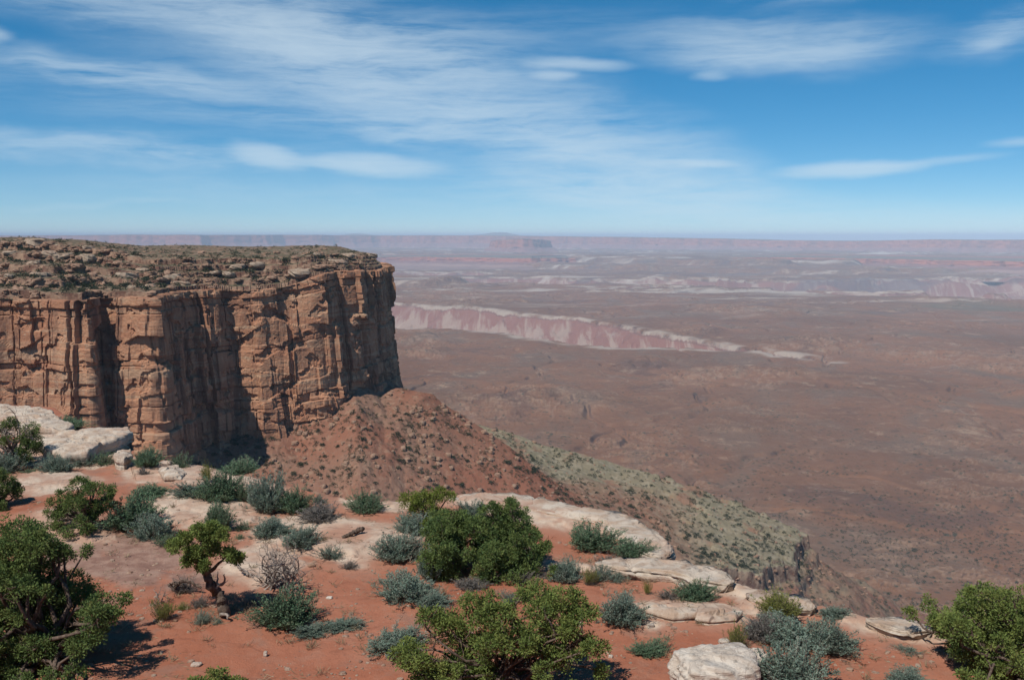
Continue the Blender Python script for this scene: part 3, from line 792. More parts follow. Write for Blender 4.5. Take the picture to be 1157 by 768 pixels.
cr = nt.mr(nt.m('ADD', nt.attr('crust'), nt.m('MULTIPLY', nt.m('SUBTRACT', nt.noise(Pf, 0.9, 6, 0.65, 0.5), 0.5), 2.2)), -0.15, 0.35)
soil = nt.mix(nt.m('MULTIPLY', cr, 0.8), soil, nt.mix(nt.mr(n2, 0.38, 0.64), (0.20, 0.125, 0.10), (0.33, 0.225, 0.175)))
# gritty litter
soil = nt.mix(nt.m('MULTIPLY', nt.mr(nt.voro(Pf, 9.0), 0.16, 0.09), nt.m('MULTIPLY', nt.mr(nt.noise(Pf, 1.1, 3), 0.48, 0.6), 0.8)), soil, (0.14, 0.10, 0.08))
rn = nt.noise(P, 1.1, 7, 0.64, 0.5)
rk = nt.mix(nt.mr(rn, 0.36, 0.62), (0.40, 0.250, 0.180), (0.53, 0.42, 0.325))
rk = nt.mix(nt.m('MULTIPLY', nt.mr(nt.noise(P, 4.5, 6, 0.68), 0.53, 0.68), 0.5), rk, (0.30, 0.20, 0.15))
rk = nt.mix(nt.m('MULTIPLY', nt.mr(nt.noise(P, 0.42, 5, 0.6), 0.50, 0.64), 0.6), rk, (0.40, 0.215, 0.145))
crk = nt.voro(nt.vm('ADD', P, nt.scale(nt.noise(P, 1.2, 3, 0.5, out='Color'), 0.8, 0.8, 0.8)), 0.65, 'DISTANCE_TO_EDGE')
rk = nt.mix(nt.m('MULTIPLY', nt.mr(crk, 0.020, 0.004), 0.4), rk, (0.20, 0.10, 0.07))
c = nt.mix(mask, soil, rk)
c = nt.mix(nt.mr(PZ, -0.6, -3.0), c, (0.34, 0.19, 0.12))
hgt = nt.m('ADD', nt.m('MULTIPLY', nt.noise(P, 7, 6, 0.7), 0.6), nt.m('MULTIPLY', n3, 0.4))
nb = nt.bump(hgt, 0.55, 0.055)
nb = nt.bump(nt.mr(crk, 0.0, 0.05), nt.m('MULTIPLY', 1.0, 1.0) if False else 0.15, 0.04, nb)
finish(nt, c, 0.93, nb, 0.10)
ground = link(mesh_np('ground', V.reshape(-1, 3), grid_faces(V.shape[0], V.shape[1]), m_gr, True, {'rock': SDA, 'crust': CRU}))
tag(ground, 'red sandy overlook terrace with pale bare rock patches', kind='structure')

def place(px, py):
    z = 0.0
    for _ in range(6):
        v = atz(px, py, z); z = float(ground_z(np.array([v.x]), np.array([v.y]))[0])
    return Vector((v.x, v.y, z))

#@@PART2
# ================================================================== ROCKS AND SLABS
def rockmat(name, a, b, dark, scale=1.0):
    m, nt = material(name)
    P = nt.pos()
    rn = nt.noise(P, 2.2 * scale, 7, 0.64, 0.5)
    c = nt.mix(nt.mr(rn, 0.34, 0.62), a, b)
    c = nt.mix(nt.m('MULTIPLY', nt.mr(nt.noise(P, 7 * scale, 6, 0.7), 0.54, 0.68), 0.55), c, dark)
    c = nt.mix(nt.m('MULTIPLY', nt.mr(nt.noise(P, 0.8 * scale, 4, 0.6), 0.52, 0.66), 0.45), c, (0.42, 0.25, 0.175))
    v = nt.voro(nt.vm('ADD', P, nt.scale(nt.noise(P, 1.5 * scale, 3, 0.5, out='Color'), 0.7, 0.7, 0.7)), 1.1 * scale, 'DISTANCE_TO_EDGE')
    c = nt.mix(nt.m('MULTIPLY', nt.mr(v, 0.014, 0.002), 0.35), c, (0.17, 0.10, 0.075))
    bed = nt.noise(nt.scale(P, 0.35, 0.35, 15), scale, 5, 0.65, 0.3)
    c = nt.mix(nt.m('MULTIPLY', nt.mr(bed, 0.54, 0.66), 0.4), c, dark)
    lich = nt.m('MULTIPLY', nt.mr(nt.voro(P, 5 * scale), 0.30, 0.18), nt.mr(nt.noise(P, 1.7 * scale, 5, 0.65), 0.50, 0.60))
    c = nt.mix(nt.m('MULTIPLY', lich, 0.55), c, (0.16, 0.135, 0.115))
    nb = nt.bump(nt.m('ADD', nt.noise(P, 9 * scale, 7, 0.72), nt.m('MULTIPLY', bed, 0.8)), 0.75, 0.06)
    finish(nt, c, 0.93, nb, 0.1)
    return m
m_slab = rockmat('pale_sandstone', (0.42, 0.305, 0.225), (0.55, 0.47, 0.385), (0.27, 0.195, 0.15))
m_boul = rockmat('weathered_pale_sandstone', (0.50, 0.42, 0.345), (0.62, 0.55, 0.47), (0.27, 0.21, 0.165), 1.6)
m_tblk = rockmat('talus_boulder_rock', (0.235, 0.125, 0.082), (0.32, 0.215, 0.15), (0.14, 0.085, 0.065), 0.5)

def n3(d, s, seed, octv=4):
    return (fbm(d[..., 0] * s + d[..., 2] * s * 0.71, d[..., 1] * s - d[..., 2] * s * 0.53, seed, octv)
            + fbm(d[..., 2] * s + d[..., 0] * s * 0.31, d[..., 1] * s * 0.77 + d[..., 0] * s * 0.41, seed + 7, octv)) * 0.5
def rock_verts(nu, nv, p, seed, amp, sc_=1.3):
    th_ = np.linspace(0, 2 * np.pi, nu, endpoint=False); ph = np.linspace(0, np.pi, nv)
    T, Ph = np.meshgrid(th_, ph)
    d = np.stack([np.sin(Ph) * np.cos(T), np.sin(Ph) * np.sin(T), np.cos(Ph)], -1)
    r = 1 / (np.abs(d[..., 0]) ** p + np.abs(d[..., 1]) ** p + np.abs(d[..., 2]) ** p) ** (1 / p)
    w_ = n3(d, sc_, seed, 4); r = r * (1 + amp * w_ + amp * 0.35 * n3(d, sc_ * 4, seed + 3, 3))
    V = d * r[..., None]
    F = []
    i = np.arange(nv - 1)[:, None] * nu + np.arange(nu)[None, :]
    j = np.arange(nv - 1)[:, None] * nu + (np.arange(nu)[None, :] + 1) % nu
    F = np.stack([i, i + nu, j + nu, j], -1).reshape(-1, 4)
    return V.reshape(-1, 3), F

def slab(name, outline, ztop, thick, label, cat, seed, mat=m_slab, under=0.25, tilt=(0, 0), dome=0.06, group=None):
    """a thick weathered plate of rock; outline = its upper edge in the view, projected on its own height"""
    pts = np.array([tuple(atz(p, q, ztop).xy) for p, q in outline])
    cx, cyv = pts.mean(0)
    base = Vector((cx, cyv, ztop - thick))
    q = pts - [cx, cyv]
    ang = np.arctan2(q[:, 1], q[:, 0]); rad = np.hypot(q[:, 0], q[:, 1])
    o = np.argsort(ang); ang = ang[o]; rad = rad[o]
    nu = 220
    t = np.linspace(-np.pi, np.pi, nu, endpoint=False)
    qx = np.interp(t, np.concatenate([ang - 2 * np.pi, ang, ang + 2 * np.pi]), np.tile(rad * np.cos(ang), 3))
    qy = np.interp(t, np.concatenate([ang - 2 * np.pi, ang, ang + 2 * np.pi]), np.tile(rad * np.sin(ang), 3))
    k = np.array([.25, .5, .25])
    for _ in range(2):
        qx = np.convolve(np.pad(qx, 1, mode='wrap'), k, 'valid'); qy = np.convolve(np.pad(qy, 1, mode='wrap'), k, 'valid')
    L = np.hypot(qx, qy)
    jr = 1 + (0.16 * fbm(qx * 1.6, qy * 1.6, seed, 4) + 0.06 * fbm(qx * 6, qy * 6, seed + 1, 3)) * np.minimum(0.8 / L, 1)
    rings = [(max(0.02, 1 - 0.12), 0.0, under * 1.6), (1, 0.02, under), (1, 0.35, under * 0.25), (1, 0.45, under * 0.5), (1, 0.60, 0.02), (1, 0.66, 0.07), (1, 0.72, 0.01), (1, 0.90, 0.0), (1, 0.97, 0.015), (1, 1.0, 0.05)]
    for s_ in np.linspace(0.95, 0.0, 34): rings.append((s_, 1.0, 0.06))
    V = []
    for s_, hz, ins_ in rings:
        rr = np.clip((L * jr - ins_) / L, 0.02, 2) * s_
        x = qx * rr; y = qy * rr
        wob = 0.05 * fbm(x * 3 + hz * 3, y * 3 + hz * 5, seed + 2, 3)
        x = x * (1 + wob / np.maximum(L, 0.3)); y = y * (1 + wob / np.maximum(L, 0.3))
        z = thick * hz + (hz > 0.9) * (dome * (1 - s_ ** 2) + 0.05 * fbm(x * 1.1, y * 1.1, seed + 4, 5) * (1 - s_ ** 6) + 0.045 * sstep(0, 0.04, fbm(x * 0.9, y * 1.5, seed + 5, 4)) + 0.035 * sstep(0.1, 0.13, fbm(x * 1.6, y * 2.2, seed + 8, 4)) + 0.012 * fbm(x * 7, y * 7, seed + 9, 4))
        z = z + tilt[0] * x + tilt[1] * y
        V.append(np.stack([x, y, z], -1))
    V = np.array(V)
    nr = len(rings)
    i = np.arange(nr - 1)[:, None] * nu + np.arange(nu)[None, :]
    j = np.arange(nr - 1)[:, None] * nu + (np.arange(nu)[None, :] + 1) % nu
    F = np.stack([i, j, j + nu, i + nu], -1).reshape(-1, 4)
    ob = link(mesh_np(name, V.reshape(-1, 3), F, mat, True))
    ob.location = base
    return tag(ob, label, cat, group)

def ledge(name, line, halfw, thick, label, seed, ztop=0.30, mat=m_slab):
    """a long bar of bedrock following its line along the rim"""
    C3 = np.array([tuple(atz(p, q, ztop)) for p, q in line])
    base = C3.mean(0); base[2] = 0
    s = np.concatenate([[0], np.cumsum(np.hypot(*np.diff(C3[:, :2], axis=0).T))])
    n = int(s[-1] / 0.05); u = np.linspace(0, s[-1], n)
    ks = np.linspace(0, 1, len(line))
    cx = gsm(np.interp(u, s, C3[:, 0]), 10); cyv = gsm(np.interp(u, s, C3[:, 1]), 10)
    hw = np.interp(u, s, halfw); tk = np.interp(u, s, thick)
    tx = np.gradient(cx); ty = np.gradient(cyv); l = np.hypot(tx, ty); nx_, ny_ = -ty / l, tx / l
    endt = np.clip(np.minimum(u, s[-1] - u) / 0.5, 0, 1) ** 0.5
    hw = hw * (0.02 + 0.98 * endt) * (1 + 0.25 * fbm(u * 0.9, u * 0, seed, 4)); tk = tk * (0.05 + 0.95 * endt)
    V = []
    na = 56
    for a in np.linspace(0, 2 * np.pi, na, endpoint=False):
        ca, sa = math.cos(a), math.sin(a)
        pw = 0.30
        xo = np.sign(ca) * abs(ca) ** pw * hw; zo = np.sign(sa) * abs(sa) ** pw * tk * 0.5
        xo = xo * (1 - 0.22 * (sa < -0.2) - 0.10 * (abs(sa + 0.05) < 0.14))
        jn = 1 - sstep(0.0, 0.05, np.abs(((u + 0.5 * gn(u, u * 0, seed + 11) + 0.12 * ca) % 1.37) - 0.6)); xo = xo * (1 - 0.10 * jn); zo = zo - 0.05 * jn * (sa > 0.2)
        nn = 0.15 * fbm(u * 1.3 + 9 * ca, u * 0.2 + 3 * sa, seed + 2, 5) + 0.05 * ridged(u * 2.1 + 4 * ca, u * 0.5 + 5 * sa, seed + 6, 3) + 0.04 * fbm(u * 6, np.full_like(u, a * 2.5), seed + 3, 3)
        V.append(np.stack([cx + nx_ * (xo + nn * ca) - base[0], cyv + ny_ * (xo + nn * ca) - base[1], ztop - tk * 0.5 + zo + nn * 0.6 * sa], -1))
    V = np.array(V)
    i = np.arange(na)[:, None] * n + np.arange(n - 1)[None, :]
    j = ((np.arange(na) + 1) % na)[:, None] * n + np.arange(n - 1)[None, :]
    F = np.stack([i, i + 1, j + 1, j], -1).reshape(-1, 4)
    ob = link(mesh_np(name, V.reshape(-1, 3), F, mat, True)); ob.location = base
    return tag(ob, label, 'rock ledge')

slab('flat_rock', [(-40, 462), (0, 457), (30, 459), (56, 463), (70, 474), (86, 481), (70, 487), (40, 484), (0, 478), (-40, 474)], 0.42, 0.5, 'pale flat slab at the terrace rim behind the green bush, leftmost of the slabs', 'rock slab', 301)
slab('flat_rock', [(52, 492), (75, 486), (110, 484), (147, 486), (150, 490), (132, 499), (112, 503), (100, 512), (70, 512), (50, 506), (42, 498)], 0.36, 0.62, 'wide pale slab jutting out at the rim over a dark gap', 'rock slab', 302, under=0.45, tilt=(0.03, 0.01))
slab('flat_rock', [(28, 492), (45, 487), (66, 492), (68, 500), (50, 506), (30, 503)], 0.20, 0.3, 'small pinkish slab between the wide jutting slab and the leafless tree', 'rock slab', 303)
slab('rock_block', [(129, 513), (138, 509), (149, 510), (150, 516), (140, 520), (130, 519)], 0.30, 0.40, 'squarish pale block under the end of the jutting slab', 'rock', 304, under=0.05)
slab('flat_rock', [(178, 530), (200, 526), (212, 533), (205, 540), (185, 541)], 0.16, 0.22, 'low pinkish rock plate by the rim below the dark alcove', 'rock slab', 305, under=0.06)
ledge('rock_ledge', [(503, 566), (540, 563), (575, 564), (610, 570), (650, 578), (690, 584), (715, 598), (735, 614), (748, 632)], [0.25, 0.45, 0.55, 0.50, 0.45, 0.42, 0.42, 0.40, 0.26], [0.5, 0.55, 0.55, 0.55, 0.55, 0.55, 0.6, 0.6, 0.45],
      'long curved pale ledge along the rim behind the two dark green junipers', 311, 0.10)
ledge('rock_ledge', [(668, 638), (700, 636), (735, 638), (770, 641), (800, 649), (828, 662)], [0.20, 0.30, 0.34, 0.38, 0.36, 0.22], [0.22, 0.26, 0.28, 0.32, 0.36, 0.3],
      'straight pale ledge with a dark undercut, reaching out over the valley in the middle', 312, 0.18)
ledge('rock_ledge', [(840, 676), (862, 673), (884, 676), (905, 684), (925, 690)], [0.18, 0.32, 0.36, 0.32, 0.2], [0.25, 0.35, 0.4, 0.35, 0.3],
      'short pale ledge at the rim behind the yellow green broom', 313, 0.10)
ledge('rock_ledge', [(972, 700), (1000, 704), (1030, 708), (1060, 714)], [0.16, 0.26, 0.28, 0.18], [0.25, 0.3, 0.32, 0.25],
      'pale ledge at the rim just left of the rightmost juniper', 314, 0.07)
slab('flat_rock', [(724, 689), (748, 684), (790, 684), (800, 690), (792, 697), (760, 699)], 0.07, 0.12, 'flat buff plate in the red soil behind the small low shrub', 'rock slab', 306, under=0.02, dome=0.02)
slab('flat_rock', [(795, 690), (838, 692), (832, 699), (800, 702), (785, 699)], 0.075, 0.12, 'flat buff plate beside the valley edge, right one of two', 'rock slab', 307, under=0.02, dome=0.02)

def boulder(px, py, wpx, hm, label, seed, flat=1.0, rz=0.0, mat=m_boul, nu=120, nv=64, p=5.0, amp=0.42, dp=0.8, cat='boulder', name='boulder', group=None):
    b = place(px, py); wd = wpx / FPX * b.y / 2
    V, F = rock_verts(nu, nv, p, seed, amp)
    V = V * [wd, wd * dp, hm * 0.62]
    V[:, 2] += hm * 0.38
    ob = link(mesh_np(name, V, F, mat, True)); ob.location = b; ob.rotation_euler = (0, 0, rz)
    return tag(ob, label, cat, group)
boulder(808, 781, 92, 0.50, 'big pale weathered boulder on the red soil at the bottom edge', 321, rz=0.2)
boulder(851, 768, 32, 0.40, 'smaller pale boulder leaning on the right end of the big one', 322, rz=0.5)
boulder(818, 726, 12, 0.05, 'small flat pale stone on red soil left of the yellow broom', 323, nu=40, nv=20)
boulder(222, 751, 11, 0.03, 'thin white stone chip on bare red soil near the bottom left', 324, nu=40, nv=20)
boulder(752, 634, 12, 0.12, 'small red brown stone at the end of the curved pale ledge', 325, nu=40, nv=20, mat=m_tblk)
boulder(187, 528, 13, 0.16, 'small grey stone on the rim below the dark alcove', 326, nu=40, nv=20)
for i, (px, py, wpx) in enumerate([(198, 702, 5), (30, 738, 9), (66, 742, 7), (372, 676, 7), (430, 672, 6), (655, 707, 5), (1040, 742, 6), (770, 662, 7), (545, 636, 8), (690, 742, 5), (352, 640, 8), (300, 741, 5), (960, 757, 8), (735, 708, 8)]):
    boulder(px, py, wpx, 0.035 + 0.02 * (i % 3), 'little loose stone on the bare soil of the terrace', 330 + i, nu=24, nv=14, cat='stone', name='stone', group='loose stones on the terrace', mat=m_boul if i % 2 else m_tblk, rz=i)

# ================================================================== PLANTS
def leafmat(name, a, b, tip=None, trans=0.25):
    m, nt = material(name)
    t = nt.attr('tint')
    c = nt.mix(t, a, b)
    if tip: c = nt.mix(nt.mr(t, 0.86, 0.97), c, tip)
    d = nt.node('ShaderNodeBsdfDiffuse'); tr = nt.node('ShaderNodeBsdfTranslucent'); mx = nt.node('ShaderNodeMixShader')
    nt.l.new(c, d.inputs[0]); nt.l.new(c, tr.inputs[0]); mx.inputs[0].default_value = trans
    nt.l.new(d.outputs[0], mx.inputs[1]); nt.l.new(tr.outputs[0], mx.inputs[2]); nt.l.new(mx.outputs[0], nt.out.inputs[0])
    return m
def woodmat(name, a, b):
    m, nt = material(name)
    P = nt.node('ShaderNodeTexCoord').outputs['Object']
    c = nt.mix(nt.mr(nt.noise(nt.scale(P, 1, 1, 0.25), 22, 5, 0.65, 0.4), 0.36, 0.62), a, b)
    finish(nt, c, 0.9, nt.bump(nt.noise(nt.scale(P, 1, 1, 0.2), 45, 4, 0.6), 0.6, 0.01), 0.08)
    return m
m_jun = leafmat('juniper_foliage', (0.104, 0.153, 0.047), (0.234, 0.276, 0.078), (0.20, 0.20, 0.07))
m_juny = leafmat('juniper_foliage_yellowish', (0.126, 0.174, 0.041), (0.246, 0.270, 0.066), (0.23, 0.22, 0.06))
m_jund = leafmat('juniper_foliage_dark', (0.077, 0.126, 0.048), (0.182, 0.231, 0.073), (0.16, 0.17, 0.06))
LEAF = {
    'sage': leafmat('sagebrush_leaves', (0.125, 0.181, 0.144), (0.237, 0.300, 0.237), (0.27, 0.29, 0.235)),
    'green': leafmat('green_shrub_leaves', (0.091, 0.163, 0.098), (0.182, 0.260, 0.156), (0.19, 0.22, 0.14)),
    'broom': leafmat('broom_leaves', (0.144, 0.168, 0.043), (0.252, 0.246, 0.078), (0.22, 0.20, 0.09)),
    'grey': leafmat('dry_grey_leaves', (0.135, 0.125, 0.115), (0.225, 0.205, 0.185), (0.28, 0.25, 0.22)),
    'far': leafmat('far_bush_leaves', (0.042, 0.055, 0.034), (0.085, 0.092, 0.060)),
    'spur': leafmat('far_grey_bush_leaves', (0.070, 0.080, 0.058), (0.125, 0.125, 0.095)),
}
m_stem = woodmat('shrub_stems', (0.13, 0.10, 0.08), (0.22, 0.18, 0.145))
m_bark = woodmat('juniper_bark', (0.070, 0.048, 0.038), (0.155, 0.115, 0.09))
m_dead = woodmat('dead_grey_wood', (0.17, 0.135, 0.115), (0.32, 0.27, 0.235))

def norm(a): return a / (np.linalg.norm(a, axis=-1, keepdims=True) + 1e-9)
def blades(P, Dv, L, W, g, tint=None):
    n = len(P)
    D_ = norm(Dv); side = norm(np.cross(D_, g.normal(size=(n, 3))))
    L = np.broadcast_to(L, (n,))[:, None]; W = np.broadcast_to(W, (n,))[:, None]
    V = np.stack([P, P + D_ * L * 0.5 + side * W, P + D_ * L, P + D_ * L * 0.5 - side * W], 1).reshape(-1, 3)
    F = np.arange(4 * n).reshape(n, 4)
    t = g.random(n) if tint is None else tint
    return V, F, np.repeat(t, 4)
class Tubes:
    def __init__(s): s.V = []; s.F = []; s.n = 0
    def add(s, path, r0, r1, sides=5):
        p = np.asarray(path, float); n = len(p)
        t = norm(np.gradient(p, axis=0)); ref = np.array([0.31, 0.9, 0.2])
        a = norm(np.cross(t, ref)); b = np.cross(t, a)
        rr = np.linspace(r0, r1, n) if np.isscalar(r0) else np.asarray(r0)
        ang = np.linspace(0, 2 * np.pi, sides, endpoint=False)
        ring = p[:, None] + rr[:, None, None] * (np.cos(ang)[None, :, None] * a[:, None] + np.sin(ang)[None, :, None] * b[:, None])
        i = np.arange(n - 1)[:, None] * sides + np.arange(sides)[None]; j = np.arange(n - 1)[:, None] * sides + (np.arange(sides)[None] + 1) % sides
        s.F.append(np.stack([i, j, j + sides, i + sides], -1).reshape(-1, 4) + s.n)
        s.V.append(ring.reshape(-1, 3)); s.n += n * sides
    def mesh(s, name, mat): return mesh_np(name, np.concatenate(s.V), np.concatenate(s.F), mat, True)
def wander(a, b, g, n=9, amp=0.12):
    a = np.asarray(a, float); b = np.asarray(b, float); t = np.linspace(0, 1, n)[:, None]
    L = np.linalg.norm(b - a); k = g.normal(size=(4, 3)) * amp * L
    off = sum(k[q] * np.sin((q + 1) * np.pi * t) / (q + 1) for q in range(4))
    return a + (b - a) * t + off

# ---- low shrubs: rounded mounds of fine twigs, built once per kind and copied
def shrub_mesh(kind, var, stems, leaves):
    g = np.random.default_rng(1000 + var * 13 + len(kind))
    tb = Tubes(); Ps = []; Ds = []; T = []
    lean = g.normal(size=2) * 0.12
    lob = g.random(5) * 2 * np.pi
    for k in range(stems):
        az_ = g.random() * 2 * np.pi
        tilt_ = (g.random() ** 0.62) * (R(82) if kind != 'broom' else R(48))
        rr = 1 + 0.28 * math.sin(2 * az_ + lob[0]) + 0.20 * math.sin(3 * az_ + lob[1]) + 0.09 * g.normal()
        ln = (0.52 if kind != 'broom' else 0.56) * (1.0 - 0.05 * math.cos(tilt_)) * rr * (0.80 + 0.25 * g.random())
        d = np.array([math.sin(tilt_) * math.cos(az_) + lean[0], math.sin(tilt_) * math.sin(az_) + lean[1], math.cos(tilt_) * 1.25 + 0.10])
        st = np.array([0.10 * g.normal(), 0.10 * g.normal(), 0])
        t = np.linspace(0, 1, 6)[:, None]
        pth = st + d * ln * t + np.array([0, 0, 0.16]) * ln * t ** 2 + 0.03 * np.sin(t * 5 + g.random() * 6) * g.normal(size=3)
        pth[:, 2] = np.maximum(pth[:, 2], 0.0)
        tb.add(pth, 0.010, 0.003, 3)
        q = 0.30 + 0.70 * g.random(leaves) ** 0.7
        pp = np.stack([np.interp(q, t[:, 0], pth[:, i]) for i in range(3)], -1) + g.normal(size=(leaves, 3)) * 0.020
        dd = norm(pth[-1] - pth[-2])[None] * 0.9 + g.normal(size=(leaves, 3)) * 0.55 + np.array([0, 0, 0.35])
        Ps.append(pp); Ds.append(dd)
        base_t = np.clip(0.5 + 0.25 * g.normal(), 0.05, 0.9)
        T.append(np.clip(base_t + 0.22 * g.normal(size=leaves), 0, 1))
    P_ = np.concatenate(Ps); P_[:, 2] = np.maximum(P_[:, 2], 0.005)
    n = len(P_)
    # bring every mound to the same unit size
    ex = (np.percentile(P_[:, 0], 97) - np.percentile(P_[:, 0], 3) + np.percentile(P_[:, 1], 97) - np.percentile(P_[:, 1], 3)) / 2 + 0.05
    ez = np.percentile(P_[:, 2], 98) + 0.03
    k3 = np.array([1 / ex, 1 / ex, 1 / ez]); P_ = P_ * k3; tb.V = [v * k3 for v in tb.V]
    V, F, t = blades(P_, np.concatenate(Ds), 0.050 + 0.045 * g.random(n), 0.0085 + 0.005 * g.random(n), g, np.concatenate(T))
    fol = mesh_np('foliage', V, F, LEAF[kind], False, {'tint': t})
    return fol, tb.mesh('stems', m_stem)
SHR = {}
for kind in ('sage', 'green', 'broom', 'grey'):
    SHR[kind] = [shrub_mesh(kind, v, 260, 46) for v in range(3)]
    SHR[kind + '_s'] = [shrub_mesh(kind, 20 + v, 110, 30) for v in range(3)]

